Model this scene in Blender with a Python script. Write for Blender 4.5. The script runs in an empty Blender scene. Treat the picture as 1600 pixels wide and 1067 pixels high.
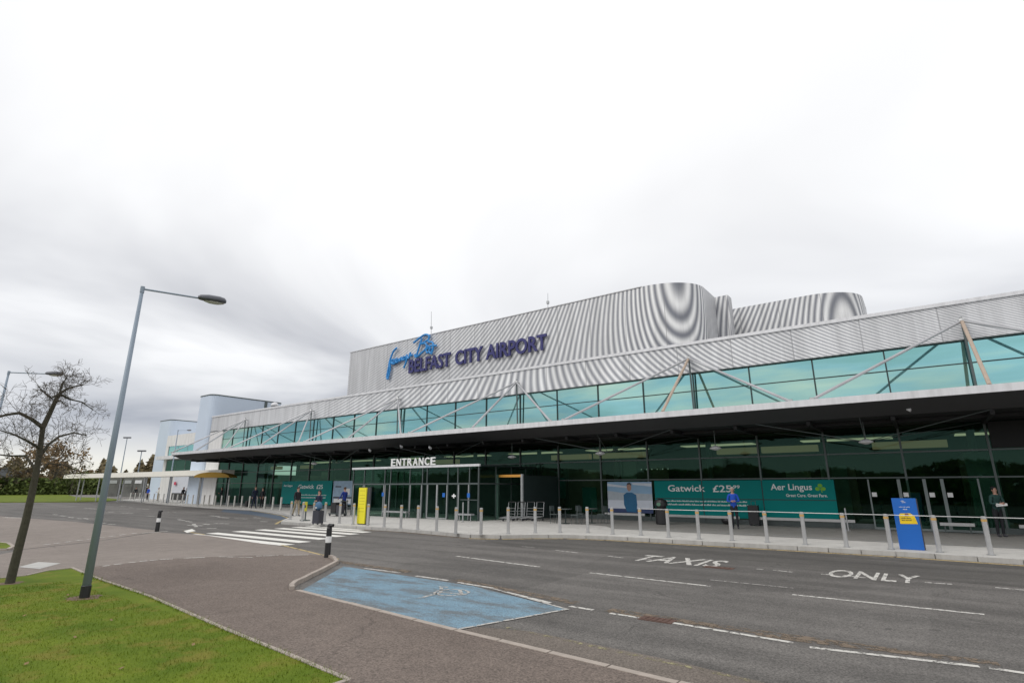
import bpy, math, random
from mathutils import Vector, Matrix
random.seed(7)
SC = bpy.context.scene
COL = SC.collection
R = math.radians

# ------------------------------------------------------------------ camera
F_, HY, VX, EYE = 845.0, 761.0, -382.0, 1.9
CX, CY = 800.0, 533.5
PITCH = math.atan((HY - CY) / F_)
TH = math.atan((CX - VX) / (F_ / math.cos(PITCH)))
HD = Vector((-math.cos(TH), math.sin(TH), 0))
RT = Vector((HD.y, -HD.x, 0))
FW = HD * math.cos(PITCH) + Vector((0, 0, math.sin(PITCH)))
UP = RT.cross(FW)
cam = bpy.data.cameras.new('camera'); co = bpy.data.objects.new('camera', cam); COL.objects.link(co)
cam.sensor_width = 36; cam.lens = F_ / 1600 * 36; cam.clip_start = .05; cam.clip_end = 3000
mw = Matrix((RT, UP, -FW)).transposed().to_4x4(); mw.translation = Vector((0, 0, EYE)); co.matrix_world = mw
SC.camera = co

def ray(x, y): return FW + RT * ((x - CX) / F_) - UP * ((y - CY) / F_)
def gz(x, y, z=0.0):
    r = ray(x, y); t = (z - EYE) / r.z; return Vector((0, 0, EYE)) + r * t
def gy(x, y, Y):
    r = ray(x, y); return Vector((0, 0, EYE)) + r * (Y / r.y)
def fz(x, y, z=0.0):                             # the ground falls away slightly at the far left
    return gz(x, y + 3.4 * max(0, min(1, (440 - x) / 140)), z)
def gd(x, y, d):                                   # point at horizontal distance d from the camera
    r = ray(x, y); return Vector((0, 0, EYE)) + r * (d / math.hypot(r.x, r.y))

# ------------------------------------------------------------------ world, sun, exposure
SUN_EL, SUN_AZ = 42, 200
W = bpy.data.worlds.new('World'); SC.world = W; W.use_nodes = True
nt = W.node_tree; N = nt.nodes; L = nt.links; N.clear()
def nd(t, **k):
    n = N.new(t)
    for a, b in k.items(): setattr(n, a, b)
    return n
out = nd('ShaderNodeOutputWorld'); bg = nd('ShaderNodeBackground'); bg2 = nd('ShaderNodeBackground'); ad = nd('ShaderNodeAddShader')
sky = nd('ShaderNodeTexSky', sky_type='NISHITA'); sky.sun_disc = False
sky.sun_elevation = R(SUN_EL); sky.sun_rotation = R(SUN_AZ)
L.new(sky.outputs[0], bg2.inputs[0]); bg2.inputs[1].default_value = .01
tc = nd('ShaderNodeTexCoord'); sp = nd('ShaderNodeSeparateXYZ'); L.new(tc.outputs['Generated'], sp.inputs[0])
def mth(op, a, b=None, c=None, tree=None, clamp=False):
    T = tree or nt
    n = T.nodes.new('ShaderNodeMath'); n.operation = op; n.use_clamp = clamp
    for i, v in enumerate((a, b, c)):
        if v is None: continue
        if isinstance(v, (int, float)): n.inputs[i].default_value = v
        else: T.links.new(v, n.inputs[i])
    return n.outputs[0]
def ramp(T, fac, stops, interp='LINEAR'):
    n = T.nodes.new('ShaderNodeValToRGB'); cr = n.color_ramp; cr.interpolation = interp
    while len(cr.elements) < len(stops): cr.elements.new(.5)
    for e, (p, c) in zip(cr.elements, stops):
        e.position = p; e.color = (*c, 1) if len(c) == 3 else c
    T.links.new(fac, n.inputs[0]); return n.outputs[0]
def mixc(T, fac, a, b, bt='MIX'):
    n = T.nodes.new('ShaderNodeMix'); n.data_type = 'RGBA'; n.blend_type = bt; n.clamp_factor = True
    for i, v in ((0, fac), (6, a), (7, b)):
        if isinstance(v, (int, float)): n.inputs[i].default_value = v
        elif isinstance(v, tuple): n.inputs[i].default_value = (*v, 1)
        else: T.links.new(v, n.inputs[i])
    return n.outputs[2]
# direction stretched like a cloud deck seen from below
zz = mth('ADD', mth('MAXIMUM', sp.outputs[2], 0), .16)
cb = nd('ShaderNodeCombineXYZ')
L.new(mth('DIVIDE', sp.outputs[0], zz), cb.inputs[0]); L.new(mth('DIVIDE', sp.outputs[1], zz), cb.inputs[1])
n1 = nd('ShaderNodeTexNoise'); n1.inputs['Scale'].default_value = .58; n1.inputs['Detail'].default_value = 5; n1.inputs['Roughness'].default_value = .48; n1.inputs['Distortion'].default_value = .5
mp = nd('ShaderNodeMapping'); mp.inputs['Location'].default_value = (1.3, 4.1, 0); L.new(cb.outputs[0], mp.inputs[0]); L.new(mp.outputs[0], n1.inputs[0])
cl = ramp(nt, n1.outputs['Fac'], [(.40, (0, 0, 0)), (.60, (1, 1, 1))])
# how heavy the cloud base is: strong low on the left, weak overhead
hv = ramp(nt, sp.outputs[2], [(0, (.95,) * 3), (.10, (1,) * 3), (.26, (.92,) * 3), (.44, (.62,) * 3), (.75, (.15,) * 3)])
dirn = mth('ADD', mth('MULTIPLY', sp.outputs[0], -.75), mth('MULTIPLY', sp.outputs[1], .1))   # toward -X
lft = mth('ADD', mth('MULTIPLY', dirn, .52), .62, clamp=True)
amt = mth('MULTIPLY', mth('MULTIPLY', mth('SUBTRACT', 1.0, mth('MULTIPLY', cl, mth('MINIMUM', .82, mth('ADD', .12, mth('MULTIPLY', sp.outputs[2], 3.2))))), hv), lft, clamp=True)
dark = ramp(nt, sp.outputs[2], [(0, (.78, .76, .66)), (.035, (.74, .73, .68)), (.08, (.26, .285, .355)), (.2, (.375, .385, .425)), (.45, (.60, .60, .615))])
skyc = mixc(nt, amt, (1.02, 1.02, 1.02), dark)
L.new(skyc, bg.inputs[0]); bg.inputs[1].default_value = 1.0
L.new(bg.outputs[0], ad.inputs[0]); L.new(bg2.outputs[0], ad.inputs[1]); L.new(ad.outputs[0], out.inputs[0])

sl = bpy.data.lights.new('sun', 'SUN'); sl.energy = .9; sl.angle = R(25); sl.color = (1, .97, .92)
so = bpy.data.objects.new('sun', sl); COL.objects.link(so)
az = R(SUN_AZ); sd = Vector((math.sin(az) * math.cos(R(SUN_EL)), math.cos(az) * math.cos(R(SUN_EL)), math.sin(R(SUN_EL))))
so.rotation_euler = sd.to_track_quat('Z', 'Y').to_euler()
SC.view_settings.view_transform = 'Standard'; SC.view_settings.look = 'None'; SC.view_settings.gamma = 1
SC.view_settings.exposure = 0.10
SC.render.engine = 'CYCLES'

# ------------------------------------------------------------------ materials
def base(name):
    m = bpy.data.materials.new(name); m.use_nodes = True
    T = m.node_tree; b = T.nodes['Principled BSDF']
    return m, T, b
def objco(T, scale=1.0):
    g = T.nodes.new('ShaderNodeNewGeometry')
    mpn = T.nodes.new('ShaderNodeMapping'); mpn.inputs['Scale'].default_value = (scale,) * 3 if not isinstance(scale, tuple) else scale
    T.links.new(g.outputs['Position'], mpn.inputs[0]); return mpn.outputs[0]
def noise(T, vec, scale, detail=3, rough=.5):
    n = T.nodes.new('ShaderNodeTexNoise'); n.inputs['Scale'].default_value = scale; n.inputs['Detail'].default_value = detail
    n.inputs['Roughness'].default_value = rough; T.links.new(vec, n.inputs[0]); return n.outputs['Fac']
def mat(name, col, rough=.6, metal=0.0, var=.12, vs=3.0, bump=0.0, spec=.5):
    m, T, b = base(name)
    f = noise(T, objco(T), vs, 4)
    c = mixc(T, f, tuple(x * (1 - var) for x in col), tuple(min(1, x * (1 + var)) for x in col))
    T.links.new(c, b.inputs['Base Color']); b.inputs['Roughness'].default_value = rough; b.inputs['Metallic'].default_value = metal
    b.inputs['Specular IOR Level'].default_value = spec
    if bump:
        bn = T.nodes.new('ShaderNodeBump'); bn.inputs['Distance'].default_value = bump; T.links.new(noise(T, objco(T), vs * 8, 4), bn.inputs['Height']); T.links.new(bn.outputs[0], b.inputs['Normal'])
    return m
def emit(name, col, s):
    m, T, b = base(name); b.inputs['Base Color'].default_value = (*col, 1); b.inputs['Emission Color'].default_value = (*col, 1); b.inputs['Emission Strength'].default_value = s; return m
def ground_mat(name, ca, cb_, speck=.5, big=.18, rough=.85, tracks=False):
    m, T, b = base(name); v = objco(T)
    c = mixc(T, ramp(T, noise(T, v, big, 5, .6), [(.3, (0,) * 3), (.7, (1,) * 3)]), ca, cb_)
    fine = ramp(T, noise(T, v, 45, 2, .7), [(.3, (1 - speck,) * 3), (.7, (1 + speck * .9,) * 3)])
    c = mixc(T, 1.0, c, fine, 'MULTIPLY')
    mid = ramp(T, noise(T, v, 2.2, 4, .6), [(.3, (.90,) * 3), (.7, (1.08,) * 3)])
    c = mixc(T, 1.0, c, mid, 'MULTIPLY')
    st = ramp(T, noise(T, v, .9, 6, .7), [(.56, (0,) * 3), (.74, (1,) * 3)])
    c = mixc(T, mth('MULTIPLY', st, .35, tree=T), c, tuple(x * .62 for x in ca))
    # tyre-polished tracks and oil along the traffic direction, repairs, fine cracks
    if tracks:
        tv = objco(T, (.10, 1.35, 1)); tk = ramp(T, noise(T, tv, 1.0, 4, .55), [(.40, (.80,) * 3), (.60, (1.10,) * 3)]); c = mixc(T, 1.0, c, tk, 'MULTIPLY')
        vo = T.nodes.new('ShaderNodeTexVoronoi'); vo.feature = 'F1'; vo.inputs['Scale'].default_value = .22; T.links.new(v, vo.inputs[0])
        sx = T.nodes.new('ShaderNodeSeparateColor'); T.links.new(vo.outputs['Color'], sx.inputs[0])
        c = mixc(T, 1.0, c, ramp(T, sx.outputs[0], [(0, (.86,) * 3), (1, (1.08,) * 3)]), 'MULTIPLY')
        dr = ramp(T, noise(T, v, 3.1, 2, .4), [(.70, (0,) * 3), (.76, (1,) * 3)]); c = mixc(T, mth('MULTIPLY', dr, .5, tree=T), c, (.04, .037, .035))
    ck = T.nodes.new('ShaderNodeTexVoronoi'); ck.feature = 'DISTANCE_TO_EDGE'; ck.inputs['Scale'].default_value = .45
    wv = T.nodes.new('ShaderNodeVectorMath'); wv.operation = 'ADD'; nn = T.nodes.new('ShaderNodeTexNoise'); nn.inputs['Scale'].default_value = 1.6; nn.inputs['Detail'].default_value = 5
    T.links.new(v, nn.inputs[0]); T.links.new(v, wv.inputs[0]); T.links.new(nn.outputs['Color'], wv.inputs[1]); T.links.new(wv.outputs[0], ck.inputs[0])
    cr = mth('MULTIPLY', mth('LESS_THAN', ck.outputs['Distance'], .007, tree=T), ramp(T, noise(T, v, .35, 2), [(.5, (0,) * 3), (.6, (.45,) * 3)]), tree=T)
    c = mixc(T, cr, c, tuple(x * .4 for x in ca))
    T.links.new(c, b.inputs['Base Color']); b.inputs['Roughness'].default_value = rough
    b.inputs['Specular IOR Level'].default_value = .35
    bn = T.nodes.new('ShaderNodeBump'); bn.inputs['Distance'].default_value = .006; bn.inputs['Strength'].default_value = .7
    T.links.new(noise(T, v, 60, 2), bn.inputs['Height']); T.links.new(bn.outputs[0], b.inputs['Normal'])
    return m
def paint_mat(name, col, wear=.45, ws=9.0):
    "worn paint: gaps where the surface below shows"
    m, T, b = base(name); v = objco(T)
    f = ramp(T, noise(T, v, ws, 6, .75), [(wear - .06, (0,) * 3), (wear + .04, (1,) * 3)])
    c = mixc(T, noise(T, v, 30, 2), tuple(x * .85 for x in col), col)
    T.links.new(c, b.inputs['Base Color']); b.inputs['Roughness'].default_value = .7
    T.links.new(f, b.inputs['Alpha']); return m

MA = {}
MA['ground'] = ground_mat('far_tarmac', (.15, .14, .13), (.19, .175, .16))
MA['road'] = ground_mat('road_asphalt', (.108, .100, .093), (.152, .142, .132), speck=.55, tracks=True)
MA['taxi_lane'] = ground_mat('dark_lane_asphalt', (.082, .076, .070), (.115, .108, .099), speck=.5, tracks=True)
MA['gutter'] = ground_mat('brown_gutter_tarmac', (.13, .108, .09), (.17, .145, .125), speck=.5)
MA['brown'] = ground_mat('brown_tarmac', (.128, .100, .084), (.180, .145, .124), speck=.55)
MA['path'] = ground_mat('path_tarmac', (.195, .165, .145), (.25, .215, .19), speck=.3)
MA['bluebay'] = ground_mat('blue_bay_surface', (.13, .225, .31), (.17, .30, .41), speck=.5, big=.8)

def bay_mat():
    m, T, b = base('worn_blue_dressing'); v = objco(T)
    c = mixc(T, noise(T, v, 3, 4), (.14, .235, .31), (.22, .335, .415))
    w1 = ramp(T, noise(T, objco(T, (.5, 1.3, 1)), 1.7, 7, .75), [(.46, (0,) * 3), (.60, (.8,) * 3)])
    w2 = ramp(T, noise(T, v, 24, 3, .8), [(.52, (0,) * 3), (.60, (.8,) * 3)])
    c = mixc(T, w1, c, (.135, .145, .15)); c = mixc(T, mth('MULTIPLY', w2, .55, tree=T), c, (.12, .125, .13))
    c = mixc(T, 1.0, c, ramp(T, noise(T, v, 55, 2, .7), [(.3, (.6,) * 3), (.7, (1.35,) * 3)]), 'MULTIPLY')
    T.links.new(c, b.inputs['Base Color']); b.inputs['Roughness'].default_value = .85; b.inputs['Specular IOR Level'].default_value = .2; return m
MA['bluebay'] = bay_mat()
MA['farblue'] = ground_mat('far_blue_surface', (.07, .095, .13), (.10, .13, .17), speck=.3)
MA['pave'] = ground_mat('concrete_paving', (.43, .415, .39), (.53, .515, .485), speck=.14)
MA['paved'] = ground_mat('dark_paving', (.20, .195, .18), (.26, .25, .235), speck=.15)
MA['kerb'] = mat('kerb_concrete', (.45, .44, .42), .8, var=.3, vs=2.5)
MA['edge'] = mat('edging_concrete', (.36, .31, .27), .85, var=.3, vs=6)
MA['iron'] = mat('rusty_iron', (.09, .045, .032), .8, var=.3, vs=12)
MA['white_paint'] = paint_mat('white_road_paint', (.60, .58, .54), .455, 8)
MA['faint_paint'] = paint_mat('worn_white_paint', (.50, .48, .45), .47, 9)
MA['zebra_paint'] = paint_mat('zebra_paint', (.78, .76, .71), .36, 5)
MA['yellow_paint'] = paint_mat('yellow_road_paint', (.50, .38, .17), .44, 5)
MA['steel'] = mat('brushed_steel', (.50, .50, .50), .40, .55, var=.1, vs=8)
MA['door_alu'] = mat('door_aluminium', (.20, .23, .23), .45, .4)
MA['pale_steel'] = mat('pale_steel', (.60, .59, .56), .5, .2)
MA['strut'] = mat('galvanised_tube', (.40, .40, .415), .45, .35, var=.3, vs=.9)
MA['rust_strut'] = mat('primed_tube', (.42, .33, .26), .6, .1, var=.2, vs=3)
MA['silver'] = mat('silver_fascia', (.68, .68, .70), .45, .3, var=.08, vs=1.5)
MA['white_clad'] = mat('white_cladding', (.70, .69, .68), .5, .1, var=.05, vs=.8)
MA['blue_clad'] = mat('pale_blue_cladding', (.56, .64, .75), .5, .1, var=.05, vs=.4)
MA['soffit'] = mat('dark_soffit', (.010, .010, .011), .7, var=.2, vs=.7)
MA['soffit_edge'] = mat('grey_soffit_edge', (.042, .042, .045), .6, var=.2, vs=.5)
MA['frame'] = mat('grey_frame', (.10, .12, .12), .45, .4)
MA['dark_frame'] = mat('dark_frame', (.03, .045, .045), .4, .3)
MA['pale_frame'] = mat('pale_aluminium', (.42, .43, .44), .4, .5)
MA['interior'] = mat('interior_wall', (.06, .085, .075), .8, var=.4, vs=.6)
MA['interior_floor'] = mat('interior_floor', (.10, .10, .09), .4)
MA['purple'] = mat('purple_lettering', (.03, .03, .155), .4, var=.05)
MA['cyan'] = mat('blue_lettering', (.04, .29, .68), .4, var=.05)
MA['white'] = mat('white_lettering', (.8, .8, .8), .5, var=.03)
MA['cream'] = mat('cream_roof', (.85, .82, .74), .6, var=.06)
MA['orange'] = mat('orange_band', (.62, .30, .06), .5, var=.1)
MA['yellowband'] = mat('yellow_band', (.55, .35, .12), .5, var=.12)
MA['yellow'] = mat('yellow_panel', (.80, .72, .03), .45, var=.05)
MA['yellowline'] = mat('yellow_panel_lettering', (.50, .43, .02), .5)
MA['mustard'] = mat('mustard_canopy', (.36, .21, .02), .6)
MA['blue'] = mat('blue_panel', (.012, .13, .50), .4, var=.05)
MA['tabyellow'] = mat('yellow_tab', (.85, .60, .02), .4)
MA['maroon'] = mat('maroon_print', (.20, .02, .03), .5)
MA['green_ad'] = mat('green_advert', (.0, .20, .19), .5, var=.08, vs=.8, spec=.15)
MA['shamrock'] = mat('leaf_green_print', (.16, .42, .02), .5)
MA['ink'] = mat('dark_print', (.05, .05, .06), .6)
MA['black'] = mat('black_plastic', (.018, .018, .02), .45)
MA['lampgrey'] = mat('painted_post_blue_grey', (.25, .305, .37), .5, .1, var=.1, vs=2)
MA['lamphead'] = mat('lamp_head_grey', (.10, .105, .125), .4)
MA['lens'] = mat('lamp_lens', (.5, .5, .45), .2)
MA['dome'] = mat('white_dome', (.7, .7, .72), .4)
MA['bark'] = mat('bark', (.06, .055, .038), .9, var=.45, vs=14, bump=.01)
MA['twig'] = mat('twig', (.085, .07, .055), .9, var=.2)
MA['skin'] = mat('skin', (.42, .24, .18), .6, var=.04)
MA['striplight'] = emit('lit_strip', (1, .66, .40), .17)
MA['tubes'] = emit('ceiling_light_panel', (1, .80, .55), .6)
MA['ltread'] = emit('lit_window_inside', (.8, .85, .7), .5)

def rib_mat(name, seam=2.95):
    "metal cladding with camera moire painted into its colour as light and dark bands"
    m, T, b = base(name)
    a = T.nodes.new('ShaderNodeAttribute'); a.attribute_name = 'moire_bands'
    am = T.nodes.new('ShaderNodeAttribute'); am.attribute_name = 'amp'
    w = mth('COSINE', mth('MULTIPLY', a.outputs['Fac'], 2 * math.pi, tree=T), tree=T)
    w = mth('ADD', mth('MULTIPLY', mth('MULTIPLY', w, am.outputs['Fac'], tree=T), .5, tree=T), .5, tree=T)
    c = mixc(T, w, (.22, .23, .265), (.92, .92, .92))
    v = objco(T)
    c = mixc(T, 1.0, c, ramp(T, noise(T, objco(T, (1.6, 1, .12)), 1.0, 6, .7), [(.40, (.84,) * 3), (.60, (1.03,) * 3)]), 'MULTIPLY')
    s = T.nodes.new('ShaderNodeSeparateXYZ'); T.links.new(v, s.inputs[0])
    fr = mth('FRACT', mth('DIVIDE', mth('ADD', s.outputs[0], 300 - .64 + 0.0, tree=T), seam, tree=T), tree=T)
    ln = mth('LESS_THAN', fr, .018, tree=T)
    c = mixc(T, mth('MULTIPLY', ln, .6, tree=T), c, (.25, .25, .26))
    T.links.new(c, b.inputs['Base Color']); b.inputs['Roughness'].default_value = .5; b.inputs['Metallic'].default_value = .1
    return m
MA['moire_bands'] = rib_mat('ribbed_cladding')
def streaky(name, col, rough=.5, metal=.2):
    m, T, b = base(name); v = objco(T, (2.2, 1, .25))
    f = ramp(T, noise(T, v, 1.6, 6, .7), [(.42, (0,) * 3), (.70, (1,) * 3)])
    c = mixc(T, mth('MULTIPLY', f, .45, tree=T), col, tuple(x * .55 for x in col))
    T.links.new(c, b.inputs['Base Color']); b.inputs['Roughness'].default_value = rough; b.inputs['Metallic'].default_value = metal; return m
MA['silver'] = streaky('silver_fascia', (.70, .70, .72)); MA['white_clad'] = streaky('white_cladding', (.72, .71, .70), .5, .05); MA['kerb'] = streaky('kerb_concrete', (.46, .45, .43), .85, 0)

def glass_mirror():
    m = bpy.data.materials.new('teal_coated_glass'); m.use_nodes = True; T = m.node_tree; T.nodes.clear()
    o = T.nodes.new('ShaderNodeOutputMaterial'); g = T.nodes.new('ShaderNodeBsdfGlossy'); d = T.nodes.new('ShaderNodeBsdfDiffuse'); mx = T.nodes.new('ShaderNodeMixShader')
    v = objco(T, (.075, .3, .45))
    oi = T.nodes.new('ShaderNodeObjectInfo')
    c = ramp(T, noise(T, v, 1.0, 4, .6), [(.34, (.26, .53, .52)), (.46, (.32, .62, .65)), (.54, (.43, .70, .64)), (.66, (.60, .82, .66))])  # varied tint stands in for cloud patches reflected in the glass
    c = mixc(T, 1.0, c, ramp(T, oi.outputs['Random'], [(0, (.88, .90, .90)), (1, (1.08, 1.06, 1.05))]), 'MULTIPLY')
    T.links.new(c, g.inputs[0]); g.inputs['Roughness'].default_value = .015
    d.inputs[0].default_value = (.02, .12, .12, 1); mx.inputs[0].default_value = .12
    T.links.new(g.outputs[0], mx.inputs[1]); T.links.new(d.outputs[0], mx.inputs[2]); T.links.new(mx.outputs[0], o.inputs[0])
    return m
MA['glass_up'] = glass_mirror()
def glass_clear(name, tint, refl=1.0):
    m = bpy.data.materials.new(name); m.use_nodes = True; T = m.node_tree; T.nodes.clear()
    o = T.nodes.new('ShaderNodeOutputMaterial'); g = T.nodes.new('ShaderNodeBsdfGlossy'); t = T.nodes.new('ShaderNodeBsdfTransparent'); mx = T.nodes.new('ShaderNodeMixShader')
    fr = T.nodes.new('ShaderNodeFresnel'); fr.inputs[0].default_value = 1.6
    g.inputs[0].default_value = (.30, .64, .53, 1); g.inputs['Roughness'].default_value = .02; t.inputs[0].default_value = (*tint, 1)
    T.links.new(mth('MULTIPLY', fr.outputs[0], refl * .85, tree=T), mx.inputs[0])
    T.links.new(t.outputs[0], mx.inputs[1]); T.links.new(g.outputs[0], mx.inputs[2]); T.links.new(mx.outputs[0], o.inputs[0]); return m
MA['glass_low'] = glass_clear('green_tinted_glass', (.27, .44, .37), .85)
MA['glass_lobby'] = glass_clear('clear_lobby_glass', (.55, .72, .64), .8)

def grass_mat(name, c1, c2, c3):
    m, T, b = base(name); v = objco(T)
    c = mixc(T, ramp(T, noise(T, v, .7, 5, .6), [(.38, (0,) * 3), (.60, (1,) * 3)]), c1, c2)
    c = mixc(T, ramp(T, noise(T, v, 1.9, 4, .6), [(.50, (0,) * 3), (.66, (.8,) * 3)]), c, c3)
    c = mixc(T, 1.0, c, ramp(T, noise(T, v, 60, 2, .7), [(.3, (.65,) * 3), (.7, (1.25,) * 3)]), 'MULTIPLY')
    T.links.new(c, b.inputs['Base Color']); b.inputs['Roughness'].default_value = .9; b.inputs['Specular IOR Level'].default_value = .15; return m
MA['grass'] = grass_mat('lawn', (.085, .135, .008), (.135, .180, .014), (.185, .165, .03))
MA['blade'] = grass_mat('grass_blades', (.10, .155, .010), (.15, .20, .018), (.20, .185, .035))
def leaf_mat(name, ca, cb_):
    m, T, b = base(name); v = objco(T)
    c = mixc(T, ramp(T, noise(T, v, .8, 3), [(.35, (0,) * 3), (.65, (1,) * 3)]), ca, cb_)
    T.links.new(c, b.inputs['Base Color']); b.inputs['Roughness'].default_value = .8; b.inputs['Specular IOR Level'].default_value = .2; return m
MA['leaf_autumn'] = leaf_mat('autumn_leaves', (.20, .14, .08), (.27, .18, .09))
MA['leaf_brown'] = leaf_mat('brown_leaves', (.13, .115, .07), (.19, .145, .075))
MA['leaf_green'] = leaf_mat('green_leaves', (.07, .10, .03), (.12, .15, .04))
MA['leaf_hedge'] = leaf_mat('hedge_leaves', (.07, .095, .025), (.12, .14, .035))

# ------------------------------------------------------------------ mesh helpers
ROOT = {}
class G:
    def __init__(s): s.v = []; s.f = []
    def add(s, vs, fs):
        b = len(s.v); s.v += [tuple(p) for p in vs]; s.f += [tuple(b + i for i in f) for f in fs]; return s
    def box(s, x0, x1, y0, y1, z0, z1):
        if x0 > x1: x0, x1 = x1, x0
        if y0 > y1: y0, y1 = y1, y0
        if z0 > z1: z0, z1 = z1, z0
        return s.add([(x0, y0, z0), (x1, y0, z0), (x1, y1, z0), (x0, y1, z0), (x0, y0, z1), (x1, y0, z1), (x1, y1, z1), (x0, y1, z1)],
                     [(3, 2, 1, 0), (4, 5, 6, 7), (0, 1, 5, 4), (1, 2, 6, 5), (2, 3, 7, 6), (3, 0, 4, 7)])
    def obox(s, c, u, hu, v, hv, hw):      # oriented box: centre, dir u, half u, dir v, half v, half w
        c = Vector(c); u = Vector(u).normalized(); v = Vector(v).normalized(); w = u.cross(v)
        P = [c + u * a * hu + v * b * hv + w * d * hw for d in (-1, 1) for a, b in ((-1, -1), (1, -1), (1, 1), (-1, 1))]
        return s.add(P, [(3, 2, 1, 0), (4, 5, 6, 7), (0, 1, 5, 4), (1, 2, 6, 5), (2, 3, 7, 6), (3, 0, 4, 7)])
    def cyl(s, p0, p1, r0, r1=None, n=10, caps=True):
        r1 = r0 if r1 is None else r1
        p0 = Vector(p0); p1 = Vector(p1); d = (p1 - p0).normalized()
        a = d.cross(Vector((0, 0, 1)) if abs(d.z) < .9 else Vector((1, 0, 0))).normalized(); b = d.cross(a)
        V = []
        for p, r in ((p0, r0), (p1, r1)):
            for i in range(n):
                t = 2 * math.pi * i / n; V.append(p + a * math.cos(t) * r + b * math.sin(t) * r)
        Fc = [(i, (i + 1) % n, n + (i + 1) % n, n + i) for i in range(n)]
        if caps: Fc += [tuple(range(n - 1, -1, -1)), tuple(range(n, 2 * n))]
        return s.add(V, Fc)
    def lathe(s, c, prof, n=16):           # prof: list of (r, z)
        c = Vector(c); V = []
        for r, z in prof:
            for i in range(n):
                t = 2 * math.pi * i / n; V.append((c.x + r * math.cos(t), c.y + r * math.sin(t), c.z + z))
        Fc = [(k * n + i, k * n + (i + 1) % n, (k + 1) * n + (i + 1) % n, (k + 1) * n + i) for k in range(len(prof) - 1) for i in range(n)]
        Fc += [tuple(range(n - 1, -1, -1)), tuple(range((len(prof) - 1) * n, len(prof) * n))]
        return s.add(V, Fc)
    def poly(s, pts, z=None):
        P = [(p[0], p[1], p[2] if z is None else z) for p in pts]
        return s.add(P, [tuple(range(len(P)))])
    def prism(s, pts, z0, z1):
        n = len(pts); V = [(p[0], p[1], z0) for p in pts] + [(p[0], p[1], z1) for p in pts]
        ar = sum(pts[i][0] * pts[(i + 1) % n][1] - pts[(i + 1) % n][0] * pts[i][1] for i in range(n))
        Fc = [tuple(range(n - 1, -1, -1)), tuple(range(n, 2 * n))] + [(i, (i + 1) % n, n + (i + 1) % n, n + i) for i in range(n)]
        if ar < 0: Fc = [f[::-1] for f in Fc]
        return s.add(V, Fc)
    def sphere(s, c, r, n=10, m=6, sc=(1, 1, 1)):
        c = Vector(c)
        return s.add(*(lambda V, Fc: (V, Fc))(
            [(c.x + r * sc[0] * math.sin(math.pi * k / m) * math.cos(2 * math.pi * i / n), c.y + r * sc[1] * math.sin(math.pi * k / m) * math.sin(2 * math.pi * i / n), c.z - r * sc[2] * math.cos(math.pi * k / m)) for k in range(m + 1) for i in range(n)],
            [(k * n + i, k * n + (i + 1) % n, (k + 1) * n + (i + 1) % n, (k + 1) * n + i) for k in range(m) for i in range(n)]))
    def build(s, name, m, parent=None, smooth=False):
        me = bpy.data.meshes.new(name); off = ROOT.get(parent.name, Vector((0, 0, 0))) if parent else Vector((0, 0, 0))
        me.from_pydata([(a - off.x, b - off.y, c - off.z) for a, b, c in s.v], [], s.f); me.update()
        me.materials.append(MA[m] if isinstance(m, str) else m)
        if smooth:
            for p in me.polygons: p.use_smooth = True
        o = bpy.data.objects.new(name, me); COL.objects.link(o)
        if parent: o.parent = parent; ROOT[o.name] = off
        return o
def tag(o, label=None, cat=None, group=None, kind=None):
    if label: o['label'] = label
    if cat: o['category'] = cat
    if group: o['group'] = group
    if kind: o['kind'] = kind
    return o
def thing(name, label, cat, loc=(0, 0, 0), rz=0, group=None):
    o = bpy.data.objects.new(name, None); COL.objects.link(o); o.location = loc; o.rotation_euler = (0, 0, rz)
    o.empty_display_size = .3
    ROOT[o.name] = Vector(loc) if rz == 0 else Vector((0, 0, 0))
    return tag(o, label, cat, group)
def local(name, label, cat, loc=(0, 0, 0), rz=0, group=None):      # parts given in the thing's own coordinates
    o = thing(name, label, cat, loc, rz, group); ROOT[o.name] = Vector((0, 0, 0)); return o
def copy_tree(o, parent=None):
    c = o.copy(); COL.objects.link(c)
    if parent: c.parent = parent
    for ch in list(o.children): copy_tree(ch, c)
    return c
def struct(name, g, m, smooth=False): return tag(g.build(name, m, None, smooth), kind='structure')
def text_geo(txt, x0, x1, z0, z1, y, depth, bold=0.0, shear=0.0):
    "text standing in the XZ plane at Y=y (front), facing -Y, fitted to the box"
    cu = bpy.data.curves.new('t', 'FONT'); cu.body = txt; cu.size = 1; cu.extrude = .5; cu.offset = bold; cu.resolution_u = 3; cu.shear = shear
    o = bpy.data.objects.new('t', cu); COL.objects.link(o)
    bpy.context.view_layer.update()
    me = bpy.data.meshes.new_from_object(o.evaluated_get(bpy.context.evaluated_depsgraph_get()))
    xs = [v.co.x for v in me.vertices]; ys = [v.co.y for v in me.vertices]
    a, b, c, d = min(xs), max(xs), min(ys), max(ys)
    g = G(); g.add([(x0 + (v.co.x - a) / (b - a) * (x1 - x0), y + (.5 - v.co.z) * depth, z0 + (v.co.y - c) / (d - c) * (z1 - z0)) for v in me.vertices], [tuple(p.vertices) for p in me.polygons])
    bpy.data.objects.remove(o); bpy.data.curves.remove(cu); bpy.data.meshes.remove(me)
    return g
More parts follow.
